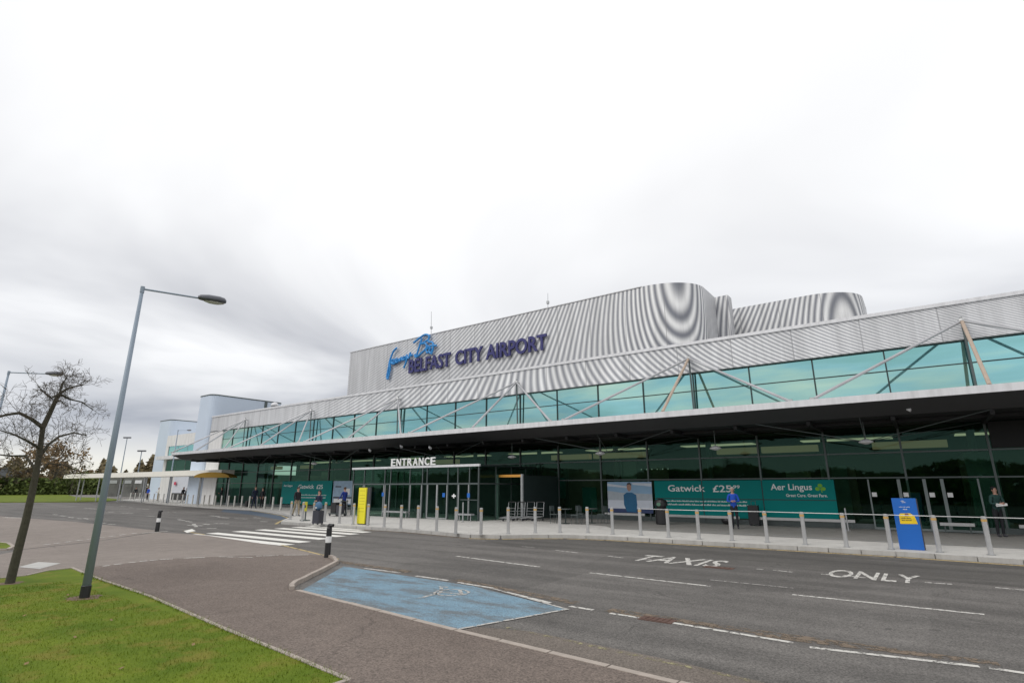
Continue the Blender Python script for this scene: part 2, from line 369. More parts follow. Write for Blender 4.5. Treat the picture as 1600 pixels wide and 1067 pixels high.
ORD = ['first', 'second', 'third', 'fourth', 'fifth', 'sixth', 'seventh', 'eighth', 'ninth', 'tenth', 'eleventh', 'twelfth', 'thirteenth', 'fourteenth', 'fifteenth', 'sixteenth', 'seventeenth', 'eighteenth', 'nineteenth', 'twentieth', 'twenty-first', 'twenty-second', 'twenty-third', 'twenty-fourth', 'twenty-fifth', 'twenty-sixth', 'twenty-seventh', 'twenty-eighth', 'twenty-ninth', 'thirtieth', 'thirty-first', 'thirty-second', 'thirty-third', 'thirty-fourth', 'thirty-fifth', 'thirty-sixth']

# ------------------------------------------------------------------ GROUND
Z0 = 0.0
g = G(); g.poly([(-1500, -1500), (1500, -1500), (1500, 1500), (-1500, 1500)], -.012); struct('ground', g, 'ground')
# kerb line of the terminal pavement (pixels of the photograph's ground plane turned into metres)
KP = [(40, 19.55), (12, 19.6), (1.7, 19.7), (-1.0, 19.95), (-4.4, 19.85), (-7.5, 19.7), (-10, 19.6), (-11.6, 19.2), (-12.7, 18.4), (-13.5, 17.5), (-14.6, 17.05), (-16.0, 17.25), (-19.0, 17.6), (-22, 17.4), (-25.6, 17.3), (-28.2, 17.3), (-29.6, 18.3), (-33, 21.0), (-36.5, 22.6), (-41, 24.1)] + [tuple(fz(*p)[:2]) for p in [(400, 796.3), (370, 794), (340, 792), (300, 788), (261, 785), (230, 782.4), (200, 779.8), (185, 778.6)]] + [(-130, 60)]
near = [gz(*p) for p in [(1600, 1300), (1060, 1067), (712, 984), (465, 922), (455, 918), (470, 908), (500, 893), (525, 880), (522, 873), (505, 868), (450, 855), (322, 836), (245, 831), (150, 846)]]
# road sheet
rd = [Vector((k[0], k[1], 0)) for k in KP]
rpoly = rd[:-1] + [fz(0, 781), gz(-400, 800), gz(-400, 880), gz(0, 868)] + [gz(40, 858), gz(150, 846), gz(245, 831), gz(322, 836), gz(450, 855), gz(505, 868), gz(522, 873), gz(525, 880), gz(500, 893), gz(470, 908), gz(465, 922), gz(712, 984), gz(1060, 1067), Vector((40, 5.6, 0))]
g = G(); g.poly(rpoly, -.008); struct('road', g, 'road')
# near brown footway (kerb upstand only beside the blue bay)
bp = [gz(*p) for p in [(130, 897), (150, 885), (270, 873), (380, 868), (480, 866), (505, 868), (522, 873), (525, 880), (500, 893), (470, 908), (455, 918), (465, 922), (712, 984), (1060, 1067)]] + [Vector((40, 5.3, 0)), Vector((40, -30, 0)), Vector((-8, -30, 0))] + [gz(*p) for p in [(545, 1067), (345, 983), (230, 932)]]
g = G(); g.poly(bp, .010); struct('near_pavement', g, 'brown')
pp = [gz(*p) for p in [(-400, 905), (0, 906), (60, 900), (130, 897), (150, 885), (270, 873), (380, 868), (480, 866), (505, 868), (450, 855), (322, 836), (245, 831), (150, 846), (40, 858), (0, 866), (-400, 880)]]
g = G(); g.poly(pp, .004); struct('footpath', g, 'path')
wl = [gz(*p) for p in [(-300, 800), (0, 806), (120, 815), (250, 829), (150, 845), (40, 857), (-300, 872)]]
g = G(); g.poly(wl, -.003); struct('side_path', g, 'path')
# light utility slab in the path
g = G(); g.poly([gz(*p) for p in [(28, 886), (60, 878), (95, 880), (62, 889)]], .009); tag(g.build('slab_cover', 'kerb'), 'pale concrete slab let into the footpath beside the bare tree', 'slab')

# terminal pavement, raised
PV = KP + [(-130, 90), (40, 90)]
g = G(); g.prism(PV, -.05, .115); struct('terminal_pavement', g, 'pave')
g = G(); g.poly([(-11.5, 23.1), (40, 22.6), (40, 29.5), (-18, 29.5), (-18, 26), (-12.6, 24.5)], .121); struct('dark_paving', g, 'paved')
g = G()
for x in range(-11, 40, 3): g.box(x, x + 2.4, 23.13 + (x < -4) * .35, 23.17 + (x < -4) * .35, .122, .127)
struct('slot_drain', g, 'pale_frame')
# kerb stones following the line
def offset_line(pts, d):
    o = []
    for i, p in enumerate(pts):
        a = Vector(pts[max(i - 1, 0)]); b = Vector(pts[min(i + 1, len(pts) - 1)]); t = (b - a).normalized(); nrm = Vector((-t.y, t.x)); o.append((p[0] + nrm.x * d, p[1] + nrm.y * d))
    return o
def kerb(pts, w, z0, z1, name, m, step=.9, gap=.012):
    g = G()
    A = [Vector(p[:2]) for p in pts]
    for a, b in zip(A, A[1:]):
        Ln = (b - a).length; n = max(1, round(Ln / step)); d = (b - a) / n; u = (b - a).normalized(); nn = Vector((-u.y, u.x))
        for i in range(n):
            p = a + d * i + u * gap; q = a + d * (i + 1) - u * gap
            jz = random.uniform(-.003, .003)
            g.prism([p - nn * w * .5, q - nn * w * .5, q + nn * w * .5, p + nn * w * .5], z0, z1 + jz)
    return struct(name, g, m)
kerb([(x, y) for x, y in KP[1:-1]], .16, -.06, .124, 'kerb', 'kerb')
g = G()
ol = offset_line(KP, .35)
for a, b in zip(KP[:22], KP[1:22]):
    pass
def strip(g, a, b, w, z):
    a = Vector(a[:2]); b = Vector(b[:2]); u = (b - a).normalized(); n = Vector((-u.y, u.x)) * w * .5
    g.poly([a - n, b - n, b + n, a + n], z)
g = G()
for i in range(1, 20):
    a = Vector(ol[i]); b = Vector(ol[i + 1])
    if -29 < b.x < -16 and b.y < 18.5: continue
    # paint on the road side
    aa = Vector(KP[i]); bb = Vector(KP[i + 1]); n = Vector((-(bb - aa).normalized().y, (bb - aa).normalized().x))
    s_ = 1 if n.y < 0 else -1
    if i >= 7 and i <= 10: s_ = 1 if n.y < 0 or n.x > 0 else -1
    strip(g, aa + n * .32 * s_, bb + n * .32 * s_, .15, -.003)
struct('yellow_kerb_line', g, 'yellow_paint')
tl = [(40, 15.2), (-1, 15.3), (-7, 15.35), (-11.5, 15.5), (-13.2, 16.3), (-13.9, 16.95), (-13.2, 17.7), (-12.4, 18.5), (-11.4, 19.15), (-10, 19.55), (-7.5, 19.65), (-4.4, 19.78), (-1, 19.85), (1.7, 19.6), (40, 19.45)]
g = G(); g.poly(tl, -.0055); struct('taxi_lane', g, 'taxi_lane')
g = G(); g.poly([gz(*p) for p in [(716, 985), (745, 978), (830, 985), (1050, 1030), (1200, 1066)]] + [Vector((40, 5.95, 0)), Vector((40, 5.35, 0))] + [gz(1062, 1067)], -.0055); struct('gutter_strip', g, 'gutter')
silt = paint_mat('silt_and_leaf_litter', (.17, .125, .085), .50, 6)
g = G()
for zi, (a, b, w) in enumerate([((712, 905), (900, 941), .25), ((950, 952), (1120, 978), .3), ((1040, 966), (1420, 1018), .22), ((1180, 990), (1560, 1035), .2), ((525, 876), (640, 893), .3)]): strip2 = (Vector(gz(*a)[:2]), Vector(gz(*b)[:2])); u_ = (strip2[1] - strip2[0]).normalized(); n_ = Vector((-u_.y, u_.x)) * w * .5; g.poly([strip2[0] - n_, strip2[1] - n_, strip2[1] + n_, strip2[0] + n_], -.0046 + zi * .0003)
for i in range(1, 13):
    aa = Vector(KP[i]); bb = Vector(KP[i + 1]); u_ = (bb - aa).normalized(); n_ = Vector((-u_.y, u_.x)); 
    g.poly([aa + n_ * .1, bb + n_ * .1, bb + n_ * .42, aa + n_ * .42], -.0049 + .0003 * (i % 2))
struct('gutter_silt', g, silt)
# near kerb round the bay corner
kp2 = [gz(*p) for p in [(508, 869), (521, 873), (526, 880), (513, 887), (500, 894), (485, 901), (472, 908), (462, 912), (455, 918), (456, 922)]]
kerb(kp2, .09, -.05, .075, 'bay_kerb', 'edge', .6)
kerb([gz(*p) for p in [(465, 922.5), (712, 985), (1060, 1068)]] + [Vector((40, 5.3, 0))], .10, -.05, .018, 'flush_kerb', 'edge', .9)
# blue bay
g = G(); g.poly([gz(*p) for p in [(537, 884), (470, 922), (712, 983), (885, 951), (740, 915)]], -.004); struct('blue_parking_bay', g, 'bluebay')
g = G(); g.poly([gz(*p) for p in [(350, 795.5), (438, 800.5), (455, 805), (440, 812), (395, 804), (345, 799)]], -.004); struct('far_blue_bay', g, 'farblue')
# road markings
g = G()
for a, b, w in [((712, 868), (843, 885), .10), ((922, 894), (1110, 915), .10), ((1238, 928), (1538, 959), .10)]: strip(g, gz(*a), gz(*b), w, -.003)
for x in range(3, 30, 6): strip(g, (x + .5, 11.75), (x + 3.5, 11.75), .10, -.003)
for a, b in [((953, 957), (1010, 966)), ((1045, 971), (1240, 1003)), ((1265, 1010), (1530, 1040)), ((1545, 1042), (1640, 1056)), ((890, 946), (927, 952)), ((570, 887), (625, 894)), ((650, 899), (700, 906)), ((715, 909), (770, 918)), ((790, 924), (860, 941))]: strip(g, gz(*a), gz(*b), .09, -.003)
struct('lane_lines', g, 'white_paint')
g = G()
for a, b in [((868, 859), (903, 863)), ((950, 868), (974, 871)), ((1004, 873.5), (1018, 874)), ((1182, 888), (1192, 889)), ((1208, 890), (1238, 893)), ((1283, 896), (1296, 897)), ((1318, 898), (1352, 902)), ((1445, 909), (1488, 912)), ((1555, 917), (1600, 921))]: strip(g, gz(*a), gz(*b), .11, -.003)
for a, b in [((815, 853), (835, 855)), ((1110, 905), (1240, 918))]: strip(g, gz(*a), gz(*b), .05, -.003)
struct('taxi_rank_lines', g, 'faint_paint')
# edge of the blue bay and wheelchair symbol, yellow faded line, zebra, arrows
g = G()
for a, b in [((712, 983), (888, 951)), ((885, 951), (770, 919))]: strip(g, gz(*a), gz(*b), .06, .002)
strip(g, gz(655, 934), gz(690, 925), .07, .002); strip(g, gz(690, 925), gz(722, 928), .07, .002); strip(g, gz(722, 928), gz(718, 921), .07, .002); strip(g, gz(688, 925), gz(690, 917), .07, .002); strip(g, gz(686, 916), gz(700, 917), .07, .002)
for i in range(8):
    t0, t1 = i / 8 * 6.283, (i + 1) / 8 * 6.283
    c = gz(706, 925)
    strip(g, (c.x + .33 * math.cos(t0), c.y + .33 * math.sin(t0)), (c.x + .33 * math.cos(t1), c.y + .33 * math.sin(t1)), .05, .002)
struct('bay_markings', g, 'faint_paint')
g = G(); strip(g, gz(790, 979), gz(1050, 1035), .08, -.003); strip(g, gz(1050, 1035), gz(1200, 1068), .08, -.003); struct('faded_yellow_line', g, paint_mat('faded_yellow', (.30, .27, .15), .56, 7))
g = G()
for y in (11.25, 12.15, 13.3, 14.4, 15.4, 16.35):
    x0 = -25.2 - (y - 13) * .08; x1 = -17.75 - (y - 11) * .42
    strip(g, (x0, y), (x1, y + (.0)), .52, -.003)
for y in (17.0,): strip(g, (-25.4, y), (-21.2, y), .4, -.003)
struct('zebra_crossing', g, 'zebra_paint')
g = G()
for a, b in [((440, 851), (502, 866)), ((287, 829), (320, 835)), ((505, 866), (528, 873))]: strip(g, gz(*a), gz(*b), .10, -.002)
struct('crossing_yellow_line', g, 'yellow_paint')
g = G()
q = lambda x, y: gz(x / 5.333, y / 5.333 + 680)
for a, b in [((570, 590), (620, 590)), ((1000, 590), (1050, 592)), ((1075, 600), (1110, 602)), ((1140, 610), (1240, 615)), ((845, 626), (875, 628)), ((900, 636), (950, 638)), ((440, 657), (480, 660)), ((500, 668), (545, 672)), ((565, 681), (620, 685)), ((640, 691), (675, 694)), ((700, 690), (735, 695)), ((835, 727), (880, 730)), ((900, 738), (960, 740)), ((1225, 670), (1285, 672)), ((1395, 635), (1450, 638)), ((1010, 645), (1110, 650)), ((1490, 703), (1535, 706)), ((1550, 714), (1600, 718)), ((1565, 748), (1640, 752)), ((700, 605), (800, 612))]: strip(g, q(*a), q(*b), .16, -.003)
strip(g, gz(5, 808), gz(32, 808.5), .3, .0)
qq = lambda x, y: gz(x / 4.444 + 200, y / 4.444 + 780)
for a, b in [((350, 138), (390, 146)), ((405, 148), (440, 156)), ((415, 178), (520, 182)), ((455, 170), (475, 190)), ((520, 170), (570, 174)), ((545, 199), (615, 200)), ((620, 122), (700, 128)), ((740, 132), (830, 134)), ((870, 125), (920, 128)), ((920, 152), (965, 154)), ((570, 112), (640, 118)), ((600, 165), (700, 168)), ((280, 85), (330, 88))]: strip(g, qq(*a), qq(*b), .17, -.003)
struct('far_road_markings', g, 'white_paint')
g = G()
for k in range(9):
    x0 = 68 + k * 17; strip(g, gz(x0, 851.5 - k * 2.2), gz(x0 + 9, 850.5 - k * 2.2), .13, .012)
strip(g, gz(222, 833), gz(262, 830), .13, .012)
for a, b in [((160, 885), (172, 883.5)), ((178, 882.5), (192, 881)), ((200, 879.5), (212, 878.5)), ((218, 877.5), (230, 876.5)), ((234, 876), (246, 875)), ((250, 874.5), (270, 873.5)), ((285, 872.5), (320, 871)), ((340, 870), (395, 871)), ((400, 869), (435, 868)), ((443, 867.5), (482, 867))]: strip(g, gz(*a), gz(*b), .08, .014)
struct('path_edge_marks', g, 'white_paint')
g = G(); g.poly([gz(*p) for p in [(287, 829), (300, 826), (306, 829), (292, 832)]], .0); struct('crossing_end_mark', g, 'zebra_paint')
# TAXIS ONLY
def road_text(txt, x0, x1, y0, y1):
    t = text_geo(txt, x0, x1, y0, y1, 0, .001, .012)
    g = G(); g.add([(v[0], v[2], -.0035 + (.0008 if v[1] < .0005 else 0)) for v in t.v], t.f); return g
g = road_text('TAXIS', -6.85, -4.5, 14.5, 15.9); struct('taxis_lettering', g, 'white_paint')
g = road_text('ONLY', -2.12, -.42, 14.55, 15.85); struct('only_lettering', g, 'white_paint')
g = G()
for c, w, h in ((gz(1027, 967), .26, .14), (gz(1123, 886), .35, .16)):
    d = G(); d.box(c.x - w, c.x + w, c.y - h, c.y + h, -.03, -.001)
    for k in range(5): d.box(c.x - w + .05 + k * (2 * w - .1) / 5, c.x - w + .05 + (k + .6) * (2 * w - .1) / 5, c.y - h + .03, c.y + h - .03, -.001, .004)
    tag(d.build('drain_grate', 'iron'), 'rusty drain grate on the white line in the near lane' if w < .3 else 'rusty drain grate in the road just below the TAXIS lettering', 'drain', 'drain grates in the road')

# grass
GP = [gz(*p) for p in [(0, 906), (40, 902), (75, 894), (112, 890), (130, 898), (160, 910), (230, 934), (345, 985), (430, 1020), (545, 1069)]] + [Vector((-5, -6, 0)), Vector((-22, -10, 0)), Vector((-30, 1, 0)), gz(-260, 915)]
g = G(); g.prism(GP, -.02, .035); struct('grass_lawn', g, 'grass')
kerb([gz(*p) for p in [(-260, 914), (0, 905), (40, 901), (75, 893), (112, 889), (130, 897), (160, 909), (230, 933), (345, 984), (430, 1019), (545, 1068)]] + [Vector((-5, -6, 0))], .06, -.03, .045, 'lawn_edging', 'edge', .9, .006)
g = G(); g.prism([gz(*p) for p in [(-200, 845), (0, 849), (12, 850), (19, 855), (12, 858), (0, 858.5), (-200, 862)]], -.02, .04); struct('small_grass_patch', g, 'grass')
kerb([gz(*p) for p in [(0, 848.5), (12, 849.5), (20, 855), (12, 859), (-30, 860)]], .1, -.03, .045, 'patch_edging', 'edge', .9)
FG = [gz(*p) for p in [(-300, 786), (0, 781.5), (120, 781), (170, 780), (200, 777.5), (160, 773.5), (120, 772.3)]] + [gd(100, 762.2, 215), gd(-300, 762.2, 230)]
FG[:7] = [fz(*p) for p in [(-300, 786), (0, 781.5), (120, 781), (165, 780), (192, 777.5), (160, 774.5), (120, 773.3)]]
g = G(); g.prism(FG, -.02, .06); struct('far_grass_verge', g, 'grass')
def inside(p, P):
    c = False; n = len(P)
    for i in range(n):
        a, b = P[i], P[(i + 1) % n]
        if (a[1] > p[1]) != (b[1] > p[1]) and p[0] < (b[0] - a[0]) * (p[1] - a[1]) / (b[1] - a[1]) + a[0]: c = not c
    return c
g = G(); n = 0
while n < 42000:
    x = random.uniform(-14.5, -3.5); y = random.uniform(-1.2, 4.2)
    if not inside((x, y), GP): n += .2; continue
    h = random.uniform(.012, .035); a = random.uniform(0, 6.28); w = .004
    lx, ly = random.uniform(-.02, .02), random.uniform(-.02, .02)
    g.add([(x - w * math.cos(a), y - w * math.sin(a), .03), (x + w * math.cos(a), y + w * math.sin(a), .03), (x + lx, y + ly, .035 + h)], [(0, 1, 2)]); n += 1
tag(g.build('grass', 'blade'), kind='stuff')
for (x_, y_, r_) in ((gz(131, 937).x, gz(131, 937).y, .26), (gz(14, 914).x, gz(14, 914).y, .22)):
    g = G(); g.poly([(x_ + r_ * (1 + .25 * math.sin(k * 2.1)) * math.cos(k * .524), y_ + r_ * (1 + .2 * math.cos(k * 1.7)) * math.sin(k * .524)) for k in range(12)], .038); struct('soil_contact_shade', g, mat('soil', (.15, .10, .07), .95, var=.4, vs=20))  # brown soil, with contact shading under lamp and tree put into its colour
# ragged tufts leaning over the lawn edge
g = G()
for a, b in zip(GP[4:9], GP[5:10]):
    for k in range(int((b - a).length * 130)):
        t = random.random(); p = a + (b - a) * t; x = p.x - random.gauss(.02, .03); y = p.y - random.gauss(.02, .03); h = random.uniform(.02, .06); an = random.uniform(0, 6.28); w = .004
        g.add([(x - w * math.cos(an), y - w * math.sin(an), .03), (x + w * math.cos(an), y + w * math.sin(an), .03), (x + random.gauss(.01, .025), y + random.gauss(.01, .025), .035 + h)], [(0, 1, 2)])
tag(g.build('grass_edge_tufts', 'blade'), kind='stuff')
# fallen leaves on the lawn
g = G()
for i in range(60):
    x = random.uniform(-13, -4); y = random.uniform(-.5, 3.8)
    if not inside((x, y), GP): continue
    a = random.uniform(0, 6.28); u = Vector((math.cos(a), math.sin(a), .3)) * .03; v = Vector((-math.sin(a), math.cos(a), .2)) * .022; c = Vector((x, y, .06))
    g.add([c - u, c - v, c + u, c + v], [(0, 1, 2, 3)])
tag(g.build('fallen_leaves', 'leaf_autumn'), kind='stuff')

# ------------------------------------------------------------------ TERMINAL BUILDING
YF, YC = 29.73, 24.5
MX = [2.31 - 2.953 * i for i in range(-7, 23)]          # mullion grid
XL, XR = -64.8, 24.0
T = thing('terminal_building', 'long airport terminal with ribbed silver cladding above a teal glass band', 'building', (-20, YF, .12))
def rib_surface(name, grid, pitch, ampf, parent, smooth=True):
    "grid: rows of 3-D points; painted light and dark moire bands as a smooth phase over the surface"
    nr, nc = len(grid), len(grid[0]); g = G()
    g.v = [tuple(p) for r in grid for p in r]
    g.f = [(r * nc + c, r * nc + c + 1, (r + 1) * nc + c + 1, (r + 1) * nc + c) for r in range(nr - 1) for c in range(nc - 1)]
    o = g.build(name, 'moire_bands', parent, smooth); me = o.data
    a = me.attributes.new('moire_bands', 'FLOAT', 'POINT'); b = me.attributes.new('amp', 'FLOAT', 'POINT')
    for i, (x, y, z) in enumerate(g.v):
        # fan-shaped moire of fine ribs as the camera samples them, painted in, a fixed function of the place on the wall
        num = 0.1546901 * x + -0.2089430 * y + 0.9656158 * (z - 1.9); den = -0.5745634 * x + 0.7760739 * y + 0.2599735 * (z - 1.9)
        a.data[i].value = z / pitch - 583.05 * num / den
        b.data[i].value = ampf(x, y, z)
    return o
def lin(a, b, n): return [a + (b - a) * i / (n - 1) for i in range(n)]
sm = lambda x, a, b: max(0, min(1, (x - a) / (b - a)))
# cladding band
band = rib_surface('cladding_band', [[(x, YF - .12, z) for x in lin(XL, XR, 340)] for z in lin(8.03, 9.62, 12)], .0625 * .7 / .69, lambda x, y, z: .78 * sm(x, -56, -28) * (1 - .4 * sm(x, -10, 2)), T)
g = G(); g.box(XL, XR, YF - .20, YF + .3, 9.62, 9.78); g.build('parapet_capping', 'silver', T)
g = G(); g.box(XL, XR, YF - .16, YF - .02, 7.98, 8.03); g.build('glazing_head', 'dark_frame', T)
g = G(); g.box(XL - .0, XL + .1, YF - .118, 45, 4.5, 9.6); g.box(XL, XL + 2.9, YF - .1, YF + .2, .12, 7.97); g.build('end_wall', 'white_clad', T)
g = G(); g.box(XL + .1, XR, YF + .1, 60, 9.4, 9.6); g.build('roof', 'soffit_edge', T)
# clerestory panes
for i, x in enumerate(MX[:-1]):
    x1, x0 = x, MX[i + 1]
    if x0 < XL + 2.0: break
    tilt = random.uniform(-.012, .012)
    w = G(); w.add([(x0 + .03, YF, 5.2), (x1 - .03, YF, 5.2), (x1 - .03, YF + tilt, 7.98), (x0 + .03, YF + tilt, 7.98)], [(0, 1, 2, 3)]); w = w.build('clerestory_window', 'glass_up', T)
    f = G(); f.box(x1 - .03, x1 + .03, YF - .06, YF + .05, 5.2, 7.98); f.box(x0 + .03, x1 - .03, YF - .04, YF + .03, 7.0, 7.045); f.build('window_frame', 'dark_frame', w)
# lower glazing
for i, x in enumerate(MX[:-1]):
    x1, x0 = x, MX[i + 1]
    if x0 < XL + 2.0: break
    w = G(); w.add([(x0 + .04, YF, .3), (x1 - .04, YF, .3), (x1 - .04, YF, 4.55), (x0 + .04, YF, 4.55)], [(0, 1, 2, 3)]); w = w.build('glazing_bay', 'glass_low', T)
    f = G(); f.box(x1 - .04, x1 + .04, YF - .08, YF + .06, .12, 4.55)
    for z in (.12, 2.28, 3.36): f.box(x0 + .04, x1 - .04, YF - .05, YF + .04, z, z + (.22 if z < 1 else .06))
    f.build('glazing_frame', 'frame', w)
g = G(); g.box(XL + 2.9, XR, YF + .02, YF + .4, 4.55, 5.2); g.build('floor_edge', 'soffit', T)
g = G(); g.box(2.4, XR, YF - .14, YF - .09, 3.45, 4.5); g.build('dark_end_panel', 'soffit', T)
# interior seen through the lower glass
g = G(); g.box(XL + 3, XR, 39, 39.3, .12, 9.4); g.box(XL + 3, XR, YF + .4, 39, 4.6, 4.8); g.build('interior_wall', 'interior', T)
g = G()
for k in range(26):
    x = XL + 5 + k * 3.1 + random.uniform(-.8, .8)
    g.box(x, x + random.uniform(.3, 1.6), 36 + random.uniform(-4, 2), 38.5, .15, random.uniform(1.1, 3.6))
g.build('interior_partition', mat('interior_partition_paint', (.30, .38, .34), .7, var=.6, vs=.5), T)
for (xa, xb, za, zb) in [(-24.5, -22.6, .8, 2.3), (-21.8, -20.2, .3, 2.0), (-20.4, -19.2, 1.2, 2.5), (-17.9, -16.9, .4, 1.9), (4.4, 9, .2, 2.2), (-62.5, -60.5, 1, 4.2), (-27.5, -26.4, .2, 1.9), (-54, -53.2, .2, 3), (-50.2, -49.6, .2, 2.2)]:
    g = G(); g.box(xa, xb, 31.8, 31.9, za, zb); g.build('interior_panel', mat('interior_teal_panel', (.12, .42, .38), .5, var=.3, vs=1), T)
for (xa, xb) in [(-18.9, -16.2), (-15.9, -12.6), (-8.6, -6.6), (-6.4, -3.9), (-1.7, 1.0), (-33.5, -31.2), (-30.8, -27), (-46.5, -45.0), (-51.5, -50)]:
    sg = G(); sg.box(xa * 1.06, xb * 1.06, 31.5, 31.9, 3.66, 3.98); sg.build('interior_light', 'striplight', T)
for k in range(9):
    x = -56 + k * 7.2
    sg = G(); sg.box(x, x + 4.5, 36.2, 37.4, 4.52, 4.56); sg.build('interior_light', 'tubes', T)
for k in range(7):
    sg = G(); x = -13.5 + k * .32; sg.sphere((x * 1.1, 33.5, 3.0), .035, 6, 4); sg.build('interior_light', 'ltread', T)
g = G()
for x in (-58, -52, -46, -40, -34, -28, -22, -16, -10, -4, 2): g.cyl((x, 33, .12), (x, 33, 4.6), .16, n=10)
g.build('interior_column', mat('column_paint', (.22, .25, .23), .6), T)

# the doors to the right (behind the blue totem)
for (xa, xb) in [(-2.1, -.95), (-.95, -.05), (-.05, .55), (.55, 1.75)]:
    d = G(); d.add([(xa + .05, YF - .13, .14), (xb - .05, YF - .13, .14), (xb - .05, YF - .13, 2.2), (xa + .05, YF - .13, 2.2)], [(0, 1, 2, 3)]); d = d.build('door', 'glass_lobby', T)
    f = G(); f.box(xa, xa + .06, YF - .16, YF - .1, .13, 2.24); f.box(xb - .06, xb, YF - .16, YF - .1, .13, 2.24); f.box(xa + .06, xb - .06, YF - .16, YF - .1, .13, .22); f.build('door_frame', 'door_alu', d)
    s = G(); s.box(xa + .1, xa + .28, YF - .150, YF - .142, 1.5, 1.68); s.build('door_notice', 'white', d)

# canopy
CXL = -61.3
g = G(); g.box(CXL, XR, YC, YC + .12, 5.04, 5.31); g.box(CXL, CXL + .1, YC + .12, YF - .1, 5.04, 5.31); g.build('canopy_fascia', 'silver', T)
g = G(); g.add([(CXL + .1, YC + .12, 5.29), (XR, YC + .12, 5.29), (XR, YF - .09, 5.19), (CXL + .1, YF - .09, 5.19)], [(0, 1, 2, 3)]); g.build('canopy_roof', 'silver', T)
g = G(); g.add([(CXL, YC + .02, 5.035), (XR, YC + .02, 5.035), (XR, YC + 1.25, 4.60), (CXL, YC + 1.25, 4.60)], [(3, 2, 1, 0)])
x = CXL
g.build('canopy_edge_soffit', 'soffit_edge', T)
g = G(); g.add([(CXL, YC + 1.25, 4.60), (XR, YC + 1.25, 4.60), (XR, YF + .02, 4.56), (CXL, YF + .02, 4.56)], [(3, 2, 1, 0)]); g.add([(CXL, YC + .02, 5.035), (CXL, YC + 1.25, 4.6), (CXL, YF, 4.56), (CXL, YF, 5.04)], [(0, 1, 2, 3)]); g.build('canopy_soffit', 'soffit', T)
g = G()
for x in MX:
    if x < CXL: break
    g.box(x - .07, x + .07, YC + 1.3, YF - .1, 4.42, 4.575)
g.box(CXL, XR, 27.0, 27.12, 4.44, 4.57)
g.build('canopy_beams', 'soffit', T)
# masts, struts
NX = [2.31 - 11.812 * i for i in range(6)]
for i, nx in enumerate(NX):
    top = Vector((nx, YF - .45, 8.78))
    m = G(); m.cyl((nx, YF - .3, 5.2), (nx, YF - .42, 8.95), .05, n=8); m.build('mast', 'frame', T)
    m = G(); m.sphere(top, .14, 8, 6); m.cyl(top, (nx, YF - .12, 8.78), .05, n=6); m.build('strut_node', 'steel', T)
    m = G(); m.cyl(top, (nx, YC + .3, 5.34), .07, n=8); m.build('strut', 'rust_strut' if i in (0, 1) else 'strut', T)
    for s in (-1, 1):
        m = G(); m.cyl(top, (nx + s * 5.5, YC + .35, 5.34), .06, n=8); m.build('strut', 'strut', T)
    for s in (-1, 1):
        m = G(); m.cyl((nx + s * 5.5, YC + .35, 5.30), (nx + s * 5.5, YC + .35, 5.42), .10, n=8); m.build('strut_foot', 'steel', T)
    if i < 5:
        c = Vector((nx - 4.05, 27.0, 3.72))
        for e in ((nx, YC + 1.3, 4.6), (nx, YF - .15, 4.5), (nx - 8, YC + 1.3, 4.6), (nx - 8, YF - .15, 4.5), (nx - 4.05, YC + 1.3, 4.6)):
            m = G(); m.cyl(c, e, .016, n=5); m.build('tie_rod', 'frame', T)
# pendant lights at the low points
lp = None
pl = ['rightmost white dome lamp under the canopy, above the blue totem', 'white dome lamp under the canopy between the two halves of the green advert', 'white dome lamp under the canopy above the beach picture', 'white dome lamp under the canopy right of the ENTRANCE letters', 'dim dome lamp under the canopy left of the ENTRANCE letters']
for i in range(5):
    px = [(1353, 690), (1118, 700), (938, 708), (800, 714), (491, 724)][i]; c = gy(*px, 27.0)
    if lp is None:
        lp = local('pendant_light', pl[0], 'lamp', c, 0, 'dome lamps under the canopy')
        a = G(); a.lathe((0, 0, 0), [(.02, .12), (.1, .11), (.24, .03), (.27, -.02), (.26, -.03), (.1, -.09), (.01, -.11)], 16); a.build('lamp_dome', 'dome', lp, True)
        a = G(); a.cyl((0, 0, .1), (0, 0, .85), .02, n=6); a.build('hanger', 'frame', lp)
    else:
        o = copy_tree(lp); o.location = c; o['label'] = pl[i]
# spot lamps near the canopy edge
sp0 = None
for i, (px, lb) in enumerate([((578, 703), 'small white spot lamp under the canopy above the left end of the lobby'), ((627, 697), 'small white spot lamp under the canopy above the ENTRANCE letters'), ((672, 699), 'small white spot lamp under the canopy above the last ENTRANCE letter'), ((1418, 638), 'small grey spot lamp under the canopy edge near the right end')]):
    c = gy(*px, 25.4)
    if sp0 is None:
        sp0 = local('spot_lamp', lb, 'lamp', c, 0, 'spot lamps under the canopy')
        a = G(); a.cyl((-.1, 0, .05), (.1, -.05, -.06), .05, .09, n=10); a.build('lamp_head', 'dome', sp0); a = G(); a.cyl((-.1, 0, .05), (-.1, 0, .2), .015, n=6); a.build('bracket', 'frame', sp0)
    else:
        o = copy_tree(sp0); o.location = c; o['label'] = lb

